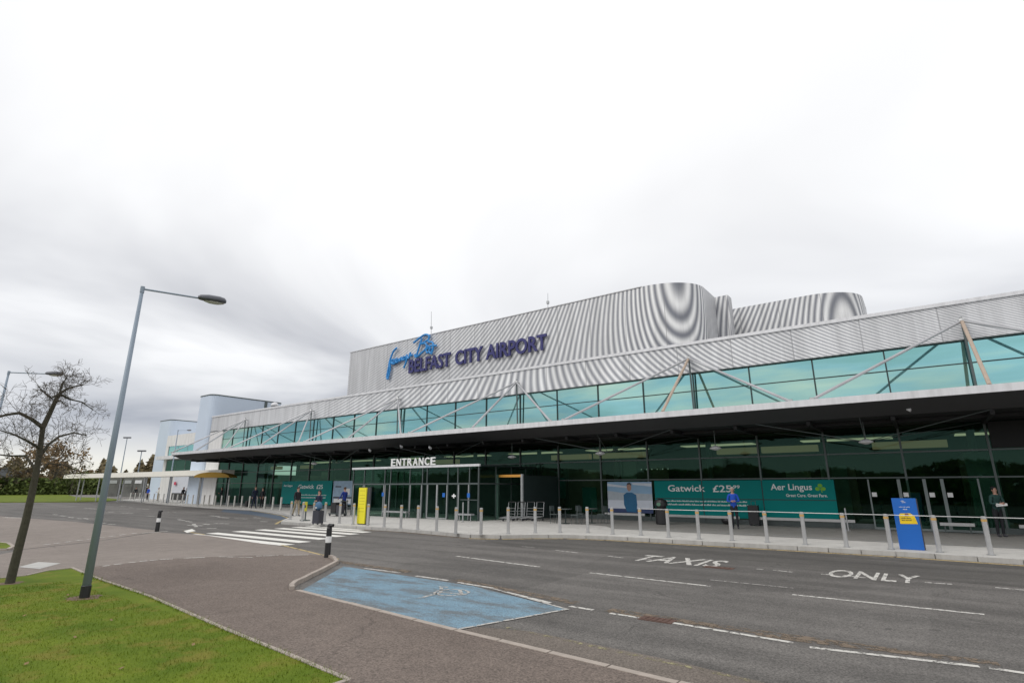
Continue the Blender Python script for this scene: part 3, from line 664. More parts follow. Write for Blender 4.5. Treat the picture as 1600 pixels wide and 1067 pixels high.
# upper hall
UH = .0715 * .7 / .69
def hall(name, x0, x1, yf, yb, r, z0, z1, parent, ampf, ry=None):
    ry = ry or r
    path = [(x, yf) for x in lin(x0, x1 - r, 150)]
    path += [(x1 - r + r * math.sin(a), yf + ry - ry * math.cos(a)) for a in lin(0, math.pi / 2, 30)[1:]]
    path += [(x1, y) for y in lin(yf + ry, yb, 12)[1:]]
    return rib_surface(name, [[(x, y, z) for x, y in path] for z in lin(z0, z1, 34)], UH, ampf, parent)
hall('upper_cladding', -48.85, -11.05, 36.0, 41.6, 3.7, 9.6, 16.25, T, lambda x, y, z: (.28 + .50 * sm(x, -46, -24) + .22 * sm(x, -18, -15)), 2.9)
hall('upper_cladding', -11.04, -10.06, 41.6, 42.6, .06, 9.6, 16.25, T, lambda x, y, z: .95)
hall('rear_cladding', -10.9, -1.75, 45.6, 52, 3.4, 9.6, 16.3, T, lambda x, y, z: .95, 3.0)
g = G(); g.box(-48.84, -48.7, 36.02, 60, 9.6, 16.24); g.build('upper_end_wall', 'white_clad', T)
g = G(); g.prism([(-48.8, 36.1), (-14.8, 36.1), (-12.6, 36.9), (-11.5, 38.2), (-11.2, 39.2), (-11.2, 60), (-48.8, 60)], 16.1, 16.235); g.prism([(-10.8, 45.7), (-5.2, 45.7), (-3.2, 46.6), (-2.2, 47.8), (-1.9, 49), (-1.9, 60), (-10.8, 60)], 16.1, 16.28); g.build('upper_roof', 'soffit_edge', T)
g = G()
g.box(-48.9, -14.7, 35.94, 36.02, 16.22, 16.28); g.build('upper_capping', 'silver', T)

# sign lettering on the hall
SG = thing('airport_name_sign', 'large purple capitals and light blue signature fixed high on the ribbed wall', 'sign', (-30, 35.8, 12.6))
for wd, pa, pb in [('BELFAST', (639, 587, 559), (704, 575, 543)), ('CITY', (712, 572, 546), (755, 565, 537)), ('AIRPORT', (760, 564, 536), (855, 548, 524))]:
    A = gy(pa[0], pa[1], 35.85); B = gy(pb[0], pb[1], 35.85); A2 = gy(pa[0], pa[2], 35.85); B2 = gy(pb[0], pb[2], 35.85)
    z0 = 12.65; z1 = 14.02
    tg = text_geo(wd, A.x, B.x, z0, z1, 35.72, .14, .02); tg.build('lettering', 'purple', SG)
# signature: smooth strokes
def stroke(g, pts, r, y, y2=None):
    P = []
    n = len(pts)
    for i in range(n - 1):
        p0 = pts[max(i - 1, 0)]; p1 = pts[i]; p2 = pts[i + 1]; p3 = pts[min(i + 2, n - 1)]
        for k in range(5):
            t = k / 5
            P.append(tuple(.5 * ((2 * p1[j]) + (-p0[j] + p2[j]) * t + (2 * p0[j] - 5 * p1[j] + 4 * p2[j] - p3[j]) * t * t + (-p0[j] + 3 * p1[j] - 3 * p2[j] + p3[j]) * t ** 3) for j in (0, 1)))
    P.append(pts[-1])
    for a, b in zip(P, P[1:]):
        A = gy(a[0], a[1], y); B = gy(b[0], b[1], y)
        if (B - A).length < .01: continue
        g.cyl(A, B, r, n=6)
sg = G(); Ys = 35.75
sk = lambda L_: [(590 + x / 5.333, 500 + y / 5.333) for x, y in L_]
for L_ in [[(160, 232), (130, 265), (105, 330), (95, 375), (120, 330)], [(100, 340), (105, 400), (95, 450), (85, 492)], [(85, 492), (78, 470), (100, 370), (135, 350), (140, 330), (120, 335), (118, 360), (140, 362), (160, 335), (158, 320), (150, 345), (165, 352), (180, 322), (185, 345), (198, 310), (205, 335), (222, 300), (212, 325), (225, 330), (245, 290), (240, 340), (218, 400)], [(245, 300), (260, 320), (275, 270), (265, 300), (290, 290)],
           [(300, 190), (350, 150), (395, 122), (430, 130), (420, 165), (360, 200)], [(370, 150), (345, 230), (320, 310)], [(360, 200), (400, 195), (405, 235), (360, 280), (320, 310), (310, 285)], [(400, 255), (425, 230), (420, 215), (405, 245), (415, 275), (435, 250), (440, 220), (430, 260), (445, 275), (460, 240)], [(430, 130), (425, 180), (455, 185), (465, 220), (448, 285)], [(440, 215), (490, 212)]]:
    stroke(sg, sk(L_), .10, Ys)
sg.build('signature_lettering', 'cyan', SG)

# aerials and roof dome
for (a, b, lb, r) in [((674, 526), (674, 487), 'tall thin aerial with a box on its stem above the purple lettering', .035), ((856, 481), (856, 458), 'short thin aerial on the roof edge right of the lettering', .03)]:
    A = gy(*a, 37); B = gy(*b, 37)
    o = thing('roof_aerial', lb, 'aerial', A); m = G(); m.cyl(A - Vector((0, 0, .6)), B, r, r * .6, n=6); m.build('mast', 'pale_frame', o)
    if b[1] < 500:
        c = A + (B - A) * .35; m = G(); m.box(c.x - .09, c.x + .09, 36.9, 37.1, c.z - .1, c.z + .14); m.build('junction_box', 'pale_frame', o)
c = gy(429, 634, 33); o = thing('roof_dome', 'small white satellite dome standing on the roof in front of the pale blue tower', 'aerial', c)
m = G(); m.lathe(c, [(.3, -.1), (.42, .0), (.38, .2), (.2, .36), (.02, .42)], 14); m.build('dome', 'dome', o, True); m = G(); m.cyl((c.x, c.y, 9.6), (c.x, c.y, c.z - .1), .12, n=8); m.build('pedestal', 'frame', o)

# adverts on the glass
def advert(label, x0, x1, z0, z1, m='green_ad', y=YF - .10):
    o = thing('advert_panel', label, 'advert', ((x0 + x1) / 2, y, z0)); g = G(); g.box(x0, x1, y, y + .03, z0, z1); g.build('panel', m, o); return o
def bars(g, x0, x1, z, h, y, wmin=.12, wmax=.4):
    x = x0
    while x < x1 - .1:
        w = random.uniform(wmin, wmax); e = min(x + w, x1)
        k = x
        while k < e:                        # small marks standing for letters too fine to read
            hh = h * random.choice((.6, .6, 1, .75)); g.box(k, min(k + h * .42, e), y - .004, y, z, z + hh); k += h * .62
        x = e + h * .5
A1 = advert('long green airline advert with a price in white lettering and a shamrock', -12.12, -3.42, .40, 2.24)
ya = YF - .103
for t, xa, xb, za, zb in [('Gatwick', -11.35, -9.35, 1.68, 2.02), ('£25', -8.95, -8.02, 1.66, 2.0), ('.99', -7.98, -7.6, 1.84, 2.0), ('Aer Lingus', -6.15, -4.35, 1.68, 2.06)]:
    tg = text_geo(t, xa, xb, za, zb, ya - .004, .006, .012); tg.build('lettering', 'white', A1)
tg = text_geo('Great Care. Great Fare.', -5.5, -3.75, 1.46, 1.60, ya - .004, .006, .01); tg.build('lettering', 'white', A1)
b_ = G(); bars(b_, -11.6, -7.3, 1.16, .07, ya); bars(b_, -11.5, -7.2, .98, .08, ya); tag(b_.build('small_print', 'white', A1), kind='stuff')
sh = G()
for a in (90, 210, 330): sh.lathe((0, 0, 0), [(0.001, 0), (0.001, .001)], 3) if False else None
for ox, oz in ((0, .12), (-.12, -.03), (.12, -.03)):
    n = 14; sh.add([(-4.0 + ox + .10 * math.cos(6.283 * i / n), ya - .006, 1.86 + oz + .085 * math.sin(6.283 * i / n)) for i in range(n)], [tuple(range(n))])
sh.add([(-4.02, ya - .006, 1.86), (-3.98, ya - .006, 1.86), (-3.92, ya - .006, 1.66), (-3.96, ya - .006, 1.66)], [(0, 1, 2, 3)]); sh.build('shamrock', 'shamrock', A1)
g = G()
for x in (-9.5 + .003, -6.549): g.box(x - .02, x + .02, ya - .012, ya - .0, .40, 2.24)
g.box(-12.12, -3.42, ya - .010, ya, 1.30, 1.335); g.build('joint_strip', 'dark_frame', A1)
A2 = advert('smaller green advert on the far glass left of the lobby', -49.0, -41.3, .42, 2.45)
for t, xa, xb, za, zb in [('Gatwick', -46.3, -43.9, 1.78, 2.14), ('£25', -43.5, -42.6, 1.76, 2.12), ('Aer Lingus', -48.7, -47.3, 1.9, 2.15)]:
    tg = text_geo(t, xa, xb, za, zb, ya - .004, .006, .012); tg.build('lettering', 'white', A2)
b_ = G(); bars(b_, -46.4, -42.0, 1.2, .08, ya); bars(b_, -46.4, -42.0, .98, .08, ya); tag(b_.build('small_print', 'white', A2), kind='stuff')
# beach picture
PB = advert('blue and white advert picture of a standing figure in a teal coat', -15.0, -12.28, .62, 2.2, mat('advert_sky_blue', (.27, .44, .62), .5, var=.15, vs=2))
x0 = -15.0; k = (2.72) / 405.0; zz_ = lambda y: 2.2 - (y - 385) / 255.0 * 1.47
def pic(pts, m, nm, d):
    g = G(); g.add([(x0 + (px - 562) * k, ya - d, zz_(py)) for px, py in pts], [tuple(range(len(pts)))]); return g.build(nm, m, PB)
wt = mat('advert_white_sand', (.62, .66, .74), .5, var=.1); 
pic([(562, 560), (967, 560), (967, 640), (562, 640)][::-1], wt, 'foreground', .004)
pic([(562, 470), (700, 490), (967, 500), (967, 560), (562, 560)][::-1], mat('advert_surf', (.42, .47, .52), .5, var=.2, vs=5), 'shoreline', .004)
pic([(562, 400), (760, 430), (760, 445), (562, 425)][::-1], wt, 'cloud_streak', .006)
pic([(790, 395), (967, 400), (967, 430), (800, 412)][::-1], wt, 'cloud_streak', .006)
pic([(562, 640), (967, 640), (967, 678), (562, 678)][::-1], mat('advert_navy', (.03, .05, .14), .5), 'caption_band', .004)
pic([(712, 510), (740, 487), (790, 487), (828, 510), (832, 600), (822, 672), (735, 668), (712, 600)][::-1], mat('advert_teal_coat', (.01, .12, .26), .5, var=.2, vs=6), 'coat', .010)
pic([(745, 420), (752, 402), (770, 398), (785, 410), (785, 455), (772, 475), (756, 472), (746, 450)][::-1], 'skin', 'face', .010)
pic([(744, 418), (752, 396), (775, 392), (787, 408), (787, 425), (775, 410), (755, 412)][::-1], 'ink', 'hair', .013)
PB2 = advert('pale blue poster on the far glass just left of the lobby', -41.1, -38.4, .5, 2.42, mat('poster_pale_blue', (.30, .42, .55), .5, var=.3, vs=2.5))
g = G(); g.box(-41.0, -38.5, ya - .004, ya, 1.0, 1.12); g.box(-40.8, -40.0, ya - .004, ya, 1.9, 2.0); g.build('print', 'ink', PB2)
g = G(); g.box(-40.9, -38.6, ya - .004, ya, .6, .95); g.box(-39.6, -38.8, ya - .004, ya, 1.3, 1.8); g.build('print', 'white', PB2)

# ------------------------------------------------------------------ ENTRANCE LOBBY
LO = thing('entrance_lobby', 'glass entrance lobby with a flat silver roof edge projecting from the terminal', 'lobby', (-25.5, 23.9, .12))
lx0, lx1, ly = -31.0, -20.0, 23.9
g = G(); g.box(lx0 - .1, lx1 + .1, ly - .1, ly + .02, 3.04, 3.17); g.build('roof_edge', 'silver', LO)
g = G(); g.box(lx0 - .02, lx1 + .02, ly + .021, YF - .1, 3.05, 3.14); g.build('roof', 'dark_frame', LO)
LMX = [lx0 + (lx1 - lx0) * t for t in (0, .105, .29, .34, .50, .60, .635, .79, .86, .94, 1)]
for i, (a, b) in enumerate(zip(LMX, LMX[1:])):
    w = G(); w.add([(a + .03, ly, 2.14), (b - .03, ly, 2.14), (b - .03, ly, 3.04), (a + .03, ly, 3.04)], [(0, 1, 2, 3)])
    w = w.build('fanlight', 'glass_lobby', LO)
    door = i in (2 - 1, 6)
    p = G(); p.add([(a + .03, ly + .02, .14), (b - .03, ly + .02, .14), (b - .03, ly + .02, 2.05), (a + .03, ly + .02, 2.05)], [(0, 1, 2, 3)])
    p = p.build('door' if door else 'side_light', 'glass_lobby', LO)
    if i % 2 == 0 or door:
        f = G(); f.box(a + .04, a + .09, ly - .03, ly + .018, .14, 2.05); f.box(b - .09, b - .04, ly - .03, ly + .018, .14, 2.05)
        if i == 6: f.box((a + b) / 2 - .05, (a + b) / 2 + .05, ly - .04, ly + .017, .14, 2.05); f.box(a + .09, b - .09, ly - .03, ly + .018, .14, .2)
        f.build('door_frame' if door else 'side_frame', 'pale_frame', p)
g = G()
for x in LMX: g.box(x - .03, x + .03, ly - .04, ly + .05, .12, 3.04)
g.box(lx0, lx1, ly - .05, ly + .05, 2.05, 2.14)
for y in (25.4, 26.9, 28.4): g.box(lx1 - .03, lx1 + .03, y, y + .06, .12, 3.04); g.box(lx0 - .03, lx0 + .03, y, y + .06, .12, 3.04)
g.box(lx1 - .03, lx1 + .03, ly + .05, YF - .1, 2.06, 2.13)
g.box(lx1 - 1.3, lx1 - .05, ly - .045, ly - .01, 1.2, 1.24)
g.build('frame', 'frame', LO)
for x in (lx0, lx1):
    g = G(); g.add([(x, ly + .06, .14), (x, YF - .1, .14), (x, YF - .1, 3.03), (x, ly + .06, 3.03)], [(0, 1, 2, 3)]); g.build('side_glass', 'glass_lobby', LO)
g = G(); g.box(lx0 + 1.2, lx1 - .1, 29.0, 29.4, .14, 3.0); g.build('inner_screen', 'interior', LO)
for x in (-29.4, -27.9, -22.6, -20.7): 
    g = G(); g.box(x - .10, x + .10, ly - .046, ly - .042, 1.35, 1.58); g.build('notice', 'blue', LO)
g = G(); g.box(-21.95, -21.65, ly - .05, ly - .045, 1.38, 1.46); g.box(-21.84, -21.76, ly - .051, ly - .046, 1.3, 1.54); g.build('door_sticker', 'white', LO)
for (xa, xb) in ((-27.3, -25.2), (-21.2, -20.1)):
    g = G(); g.box(xa, xb, ly - .5, ly - .2, .42, .5); g.cyl((xa + .15, ly - .35, .12), (xa + .15, ly - .35, .42), .03, n=6); g.cyl((xb - .15, ly - .35, .12), (xb - .15, ly - .35, .42), .03, n=6)
    tag(g.build('perch_bench', 'pale_frame'), 'low silver perch bench in front of the lobby glass, ' + ('left one' if xa < -25 else 'right one by the corner'), 'bench', 'perch benches')
ES = thing('entrance_sign', 'white capitals reading ENTRANCE standing on the lobby roof', 'sign', (-25.2, 23.8, 3.17))
cw = (-23.25 + 27.25) / 8
for i, ch in enumerate('ENTRANCE'):
    xa = -27.25 + i * cw; tg = text_geo(ch, xa + .05, xa + cw - .06, 3.19, 3.64, 23.78, .06, .015); tg.build('letter', 'white', ES)
# portal with orange head
PO = thing('door_portal', 'pale door portal with an orange head beside the lobby', 'portal', (-19.3, 25.8, .12))
g = G(); g.box(-20.0 - .19, -20.0 - .06, 25.74, 25.86, .12, 2.62); g.box(-18.45, -18.32, 25.74, 25.86, .12, 2.62); g.build('frame', 'pale_frame', PO)
g = G(); g.box(-20.06, -18.45, 25.75, 25.85, 2.46, 2.60); g.build('head_panel', 'orange', PO)
g = G(); g.box(-20.05, -18.46, 25.9, YF - .3, 2.5, 2.58); g.build('link_roof', 'soffit', PO)
g = G(); g.box(-18.42, -18.36, 25.87, YF - .2, .14, 2.55); g.box(-20.05, -18.42, 28.9, 29.0, .14, 2.5); g.build('side_wall', 'dark_frame', PO)

# ------------------------------------------------------------------ far block, blue towers, covered walkway
def round_box(g, x0, x1, y0, y1, z0, z1, r):
    P = []
    for cx_, cy_, a0 in ((x1 - r, y0 + r, -90), (x1 - r, y1 - r, 0), (x0 + r, y1 - r, 90), (x0 + r, y0 + r, 180)):
        for k in range(6): a = R(a0 + 18 * k); P.append((cx_ + r * math.cos(a), cy_ + r * math.sin(a)))
    g.prism(P, z0, z1)
for (x0, x1, y0, y1, z1, lb) in [(-68.3, -64.95, 29.3, 38.2, 12.25, 'tall pale blue tower behind the left end of the terminal'), (-100.2, -95.6, 37.4, 56, 12.3, 'lower pale blue tower at the far end of the white block')]:
    o = thing('stair_tower', lb, 'tower', ((x0 + x1) / 2, y0, .12), group='pale blue towers')
    g = G(); round_box(g, x0, x1, y0, y1, .12, z1, .7); g.build('wall', 'blue_clad', o, False)
    g = G(); round_box(g, x0 - .04, x1 + .04, y0 - .04, y1 + .04, z1, z1 + .12, .7); g.build('roof_capping', 'frame', o)
    g = G(); g.box(x1, x1 + .05, y0 + (y1 - y0) * .72, y0 + (y1 - y0) * .76, 9.8, z1); g.build('downpipe', 'frame', o)
FB = thing('far_terminal_block', 'plain white far terminal block with a narrow teal window band', 'building', (-83, 37.4, .12))
fx0, fx1, fy = -95.4, -68.5, 37.2
g = G(); g.box(fx0, fx1, fy, fy + .3, 8.05, 9.75); g.box(fx0, fx1, fy, fy + .3, .12, 4.3); g.box(fx0, fx0 + .9, fy + .01, fy + .29, 4.3, 8.05); g.box(fx0, fx1, fy + .3, fy + 12, 9.4, 9.7); g.box(fx0, fx0 + .3, fy + .3, fy + 12, .12, 9.4); g.build('wall', 'white_clad', FB)
for i in range(8):
    a = fx0 + .95 + i * 3.2; b = min(a + 3.1, fx1)
    w = G(); w.add([(a, fy + .1, 6.6), (b, fy + .1, 6.6), (b, fy + .1, 8.05), (a, fy + .1, 8.05)], [(0, 1, 2, 3)]); w.build('clerestory_window', 'glass_up', FB)
    w = G(); w.add([(a, fy + .1, 4.3), (b, fy + .1, 4.3), (b, fy + .1, 5.9), (a, fy + .1, 5.9)], [(0, 1, 2, 3)]); w.build('window', 'glass_low', FB)
g = G(); g.box(fx0 - .1, fx1, fy - 1.2, fy + .02, 6.0, 6.5); g.build('canopy', 'silver', FB)
g = G(); g.box(fx0 + .5, fx1, fy + 3, fy + 3.2, 4.3, 8); g.build('interior_wall', 'interior', FB)
# low white hoardings and dark openings beneath walkway
HB = thing('white_hoarding', 'white panelled hoarding under the covered walkway with a small red mark', 'hoarding', tuple(gd(285, 775, 88)))
a = gd(268, 775, 96); b = gd(330, 775, 86)
u = (b - a); u.z = 0; u = u.normalized(); v = Vector((0, 0, 1))
g = G(); c = (a + b) / 2; g.obox((c.x, c.y, 2.5), u, (b - a).length / 2, v, 1.4, .05); g.build('panel', mat('hoarding_white', (.55, .57, .62), .6, var=.06, vs=1), HB)
g = G(); g.obox((c.x, c.y, .62), u, (b - a).length / 2, v, .48, .05); g.build('base_panel', 'black', HB)
g = G(); g.obox(gd(273.5, 755, 95), u, .28, v, .22, .03); g.build('red_mark', mat('red_mark', (.5, .05, .1), .6), HB)
WK = thing('covered_walkway', 'long covered walkway with a thin cream roof on slender posts', 'canopy', tuple(gd(240, 776, 78)))
A = gd(104, 742, 80 * 1.28); B = gd(350, 742, 65); 
u = (B - A); u.z = 0; Ln = u.length; u = u.normalized(); w_ = Vector((-u.y, u.x, 0))
zt = 3.38
g = G(); c = (A + B) / 2; c = Vector((c.x, c.y, zt)) + w_ * .9; g.obox(c, u, Ln / 2, w_, 1.2, .28); g.build('roof', 'cream', WK)
for i in range(13):
    p = A + u * (Ln * (i + .5) / 13) + w_ * (.1 if i % 2 else 1.7); m = G(); m.cyl((p.x, p.y, .12), (p.x, p.y, zt - .225), .07, n=6); m.build('post', 'pale_frame', WK)
YC_ = thing('mustard_canopy', 'mustard yellow curved canopy at the near end of the covered walkway', 'canopy', tuple(gd(332, 775, 62)))
c = gd(331, 741, 62); uu = RT; n = 18
P = [c + uu * (1.75 * math.cos(math.pi * i / n)) + Vector((0, 0, .5 * math.sin(math.pi * i / n) - .28)) for i in range(n + 1)]
g = G(); dd = HD * 1.6; k = len(P); g.add([p for p in P] + [p + dd for p in P], [tuple(range(k)), tuple(range(2 * k - 1, k - 1, -1))] + [(i, k + i, k + (i + 1) % k, (i + 1) % k) for i in range(k)]); g.build('roof', 'mustard', YC_)
for s in (-1.4, 1.4):
    p = c + uu * s + HD * .8; m = G(); m.cyl((p.x, p.y, .12), (p.x, p.y, c.z - .2), .06, n=6); m.build('post', 'pale_frame', YC_)
# dark shelter fronts behind the walkway on the left
for i, (xa, xb, lb) in enumerate([(166, 184, 'dark glazed shelter at the far left under the walkway'), (193, 206, 'dark glazed shelter second from the left under the walkway'), (209, 222, 'dark glazed shelter with a pale sign board, middle of the walkway'), (238, 262, 'dark glazed shelter with a white sign board, nearest the hoarding')]):
    a = gd(xa, 775, 134 - i * 2); b = gd(xb, 775, 133 - i * 2); c = (a + b) / 2; o = thing('walkway_shelter', lb, 'shelter', (c.x, c.y, .12), group='shelters under the walkway')
    u2 = (b - a); u2.z = 0; hw = u2.length / 2
    g = G(); g.obox((c.x, c.y, 1.95), u2, hw, v, 1.8, .5); g.build('wall', mat('shelter_dark', (.13, .13, .12), .6, var=.7, vs=.8), o)
    g = G(); g.obox(Vector((c.x, c.y, 2.9)) - HD * .56, u2, hw * .8, v, .3, .03); g.build('sign_board', 'dome' if i > 1 else 'pale_frame', o)

# ------------------------------------------------------------------ BOLLARDS, RAIL
bol = [(1549, 866.5), (1468.5, 862.3), (1392.5, 857.6), (1323, 854), (1258.7, 850.3), (1199.2, 846.5), (1144, 844), (1092.5, 841.8), (1045, 839), (1001.5, 836), (957.5, 834), (918.5, 832), (875, 831.6), (836.5, 832), (794, 833.3), (751.5, 835.5), (712, 833.4), (682, 829.6), (652.5, 826.5), (626, 825), (600, 823), (574, 821), (551.5, 819), (530, 817)]
B0 = local('bollard', '', 'bollard', (0, 0, .12), 0, 'steel bollards along the terminal kerb')
g = G(); g.lathe((0, 0, 0), [(.062, 0), (.062, .861)], 14); g.build('post', 'steel', B0, False)
g = G(); g.lathe((0, 0, 0), [(.066, .862), (.066, .925)], 14); g.build('band', 'yellowband', B0)
g = G(); g.lathe((0, 0, 0), [(.062, .927), (.062, .99), (.05, 1.0), (.01, 1.003)], 14); g.build('cap', 'steel', B0)
g = G(); g.lathe((0, 0, 0), [(.10, 0), (.10, .012), (.066, .014)], 14); g.build('base_collar', 'pale_frame', B0)
BW = []
NUM = lambda i: ORD[i]
for i, p in enumerate(bol):
    c = gz(p[0], p[1], .12); o = B0 if i == 0 else copy_tree(B0); o.location = (c.x, c.y, .12); BW.append(c)
    o['label'] = 'steel bollard with orange band, %s from the right end of the kerb row' % NUM(i)
# far rows
BF = local('bollard', 'x', 'bollard', (0, 0, .12), 0, 'steel bollards in the far row')
g = G(); g.lathe((0, 0, 0), [(.075, 0), (.075, .93)], 12); g.build('post', 'pale_steel', BF); g = G(); g.lathe((0, 0, 0), [(.078, .932), (.078, .985), (.06, 1.0), (.01, 1.003)], 12); g.build('cap', 'pale_steel', BF)
anch = [(200, 776.8), (261, 781.6), (345, 787.8), (413, 793.4), (440, 797.2)]
fx = [438, 425.5, 413, 400, 389, 377, 365.6, 356, 345, 335.6, 325.6, 317.5, 309, 300, 291.5, 284, 276, 269, 261.5, 254.5, 247, 239.5, 231.5, 224, 217, 210, 203]
for i, x in enumerate(fx):
    for a, b in zip(anch, anch[1:]):
        if a[0] <= x <= b[0]: y = a[1] + (b[1] - a[1]) * (x - a[0]) / (b[0] - a[0])
    c = fz(x, y, .12); o = BF if i == 0 else copy_tree(BF); o.location = (c.x, c.y, .12); o['group'] = 'steel bollards in the far row'
    o['label'] = 'pale steel bollard in the far row, %s to the left of the crossing' % NUM(i)
for i, (p, lb) in enumerate([((453.5, 811), 'tall steel bollard at the left corner of the crossing pavement'), ((463, 805), 'steel bollard just behind the left corner bollard'), ((472, 814), 'steel bollard beside the small yellow sign'), ((489, 815.5), 'steel bollard half hidden by the large charcoal suitcase'), ((507, 814.5), 'steel bollard just right of the large charcoal suitcase')]):
    c = gz(*p, .12); o = copy_tree(B0); o.location = (c.x, c.y, .12); o['label'] = lb
for (p, lb) in [((723, 815), 'thin pale post beside the lobby doors'), ((541, 805), 'thin pale post left of the yellow totem')]:
    c = gz(*p, .12); o = local('guard_post', lb, 'post', (c.x, c.y, .12), group='thin guard posts')
    g = G(); g.cyl((0, 0, 0), (0, 0, 1.0), .035, n=8); g.build('post', 'pale_frame', o); g = G(); g.lathe((0, 0, 0), [(.09, 0), (.09, .015), (.04, .02)], 10); g.build('base_plate', 'pale_frame', o)
# thin rail joining the bollard tops
RL = thing('handrail', 'thin steel rail running behind the bollard tops on the right', 'rail', (BW[0].x, BW[0].y + .1, .12))
pts = [Vector((20, BW[0].y + .05, 1.09))] + [Vector((c.x, c.y + .09, 1.09)) for c in BW[:10]]
g = G()
for a, b in zip(pts, pts[1:]): g.cyl(a, b, .012, n=6)
g.build('rail', 'steel', RL)
g = G()
for a in pts[1:]: g.cyl(a, a - Vector((0, .06, 0)), .012, n=5)
g.build('bracket', 'steel', RL)
# perch rails at the facade foot
for (xa, xb, lb) in [(-6.9, -2.75, 'low silver guard rail at the foot of the green advert, right half'), (-11.9, -7.6, 'low silver guard rail at the foot of the green advert, left half'), (-14.9, -12.5, 'low silver guard rail under the beach picture'), (.2, 1.3, 'short silver guard rail beside the glass doors'), (2.6, 6.0, 'low silver guard rail at the right edge of the picture')]:
    o = thing('guard_rail', lb, 'rail', ((xa + xb) / 2, 29.0, .12), group='low guard rails along the glass')
    g = G(); g.box(xa, xb, 28.95, 29.05, .40, .52); g.build('rail', 'steel', o)
    for x in (xa + .15, xb - .15): g = G(); g.cyl((x, 29.02, .12), (x, 29.02, .40), .03, n=6); g.build('leg', 'frame', o)
for p, tp, lb in [((1326, 829), 0, 'thin leaning steel post beside the right end of the green advert'), ((1553, 832), 0, 'thin steel post in front of the leaning man')]:
    c = gz(*p, .12); o = local('guard_post', lb, 'post', (c.x, c.y, .12), group='thin guard posts')
    g = G(); g.cyl((0, 0, 0), (-.02, 0, .92), .03, n=8); g.build('post', 'pale_frame', o); g = G(); g.lathe((0, 0, 0), [(.09, 0), (.09, .015), (.04, .02)], 10); g.build('base_plate', 'pale_frame', o)

for i, (p, lb) in enumerate([((884, 818), 'small dark cafe table near the glass, left one'), ((925, 817), 'small dark cafe table beside the beach picture, right one')]):
    c = gz(*p, .12); o = thing('cafe_table', lb, 'table', (c.x, c.y, .12), group='cafe tables')
    g = G(); g.lathe((c.x, c.y, .12), [(.34, .70), (.34, .73)], 16); g.build('table_top', 'frame', o); g = G(); g.lathe((c.x, c.y, .12), [(.22, 0), (.22, .02), (.03, .04), (.03, .70)], 12); g.build('pedestal', 'dark_frame', o)
    for s_, sl_ in ((-1, 'left'), (1, 'right')):
        x = c.x + s_ * .62; ch = thing('cafe_chair', 'dark metal cafe chair on the %s of the %s cafe table' % (sl_, 'left' if i == 0 else 'right'), 'chair', (x, c.y, .12), group='cafe chairs')
        g = G(); g.box(x - .2, x + .2, c.y - .2, c.y + .2, .55, .58); g.build('seat', 'frame', ch)
        g = G(); g.box(x + s_ * .19 - .012, x + s_ * .19 + .012, c.y - .2, c.y + .2, .72, .98); g.build('backrest', 'frame', ch)
        for a in (-1, 1):
            for b in (-1, 1): g = G(); g.cyl((x + a * .18, c.y + b * .18, .12), (x + a * .18, c.y + b * .18, .98 if a == s_ else .55), .013, n=5); g.build('leg', 'frame', ch)
TRL = None
for i in range(4):
    c = gz(792 + i * 15, 813.5, .12); lb = 'steel baggage trolley, %s from the left in the row beside the door portal' % ORD[i]
    if TRL is None:
        TRL = local('baggage_trolley', lb, 'trolley', (c.x, c.y, .12), R(90), 'baggage trolleys in a row')
        g = G()
        for y in (-.24, .24): g.cyl((-.4, y, .16), (.4, y, .22), .018, n=6); g.cyl((.4, y, .22), (.5, y, .98), .018, n=6); g.cyl((.32, y, .5), (.44, y, .52), .014, n=5)
        for z in (.35, .5, .65): g.cyl((.4 + (z - .22) * .13, -.24, z), (.4 + (z - .22) * .13, .24, z), .012, n=5)
        for x in (-.4, -.2, 0, .2, .4): g.cyl((x, -.24, .19 + x * .075), (x, .24, .19 + x * .075), .012, n=5)
        g.build('frame', 'pale_frame', TRL); g = G(); g.cyl((.5, -.27, .98), (.5, .27, .98), .024, n=8); g.build('handle', 'black', TRL)
        for x, y in ((-.34, 0), (.36, -.22), (.36, .22)): g = G(); g.cyl((x, y - .02, .07), (x, y + .02, .07), .07, n=10); g.build('wheel', 'ink', TRL)
    else: o = copy_tree(TRL); o.location = (c.x, c.y, .12); o['label'] = lb
# black marker posts at the crossing
MK = None
for p, lb in [((511, 871), 'black marker post with white band at the kerb beside the blue bay'), ((245, 830), 'black marker post with white band on the far side of the crossing path')]:
    c = gz(*p)
    if MK is None:
        MK = local('marker_post', lb, 'bollard', (c.x, c.y, 0), R(20), 'black marker posts')
        g = G(); g.lathe((0, 0, 0), [(.085, 0), (.08, .40), (.078, .40)], 14); g.lathe((0, 0, 0), [(.076, .57), (.074, .78), (.04, .86)], 14); g.build('post', 'black', MK)
        g = G(); g.lathe((0, 0, 0), [(.083, .402), (.083, .568)], 14); g.build('white_band', 'white', MK)
        g = G(); g.cyl((0, 0, .86), (.13, -.02, .86), .045, n=8); g.sphere((0, 0, .84), .07, 8, 6); g.build('hooked_top', 'black', MK)
    else:
        o = copy_tree(MK); o.location = (c.x, c.y, 0); o['label'] = lb

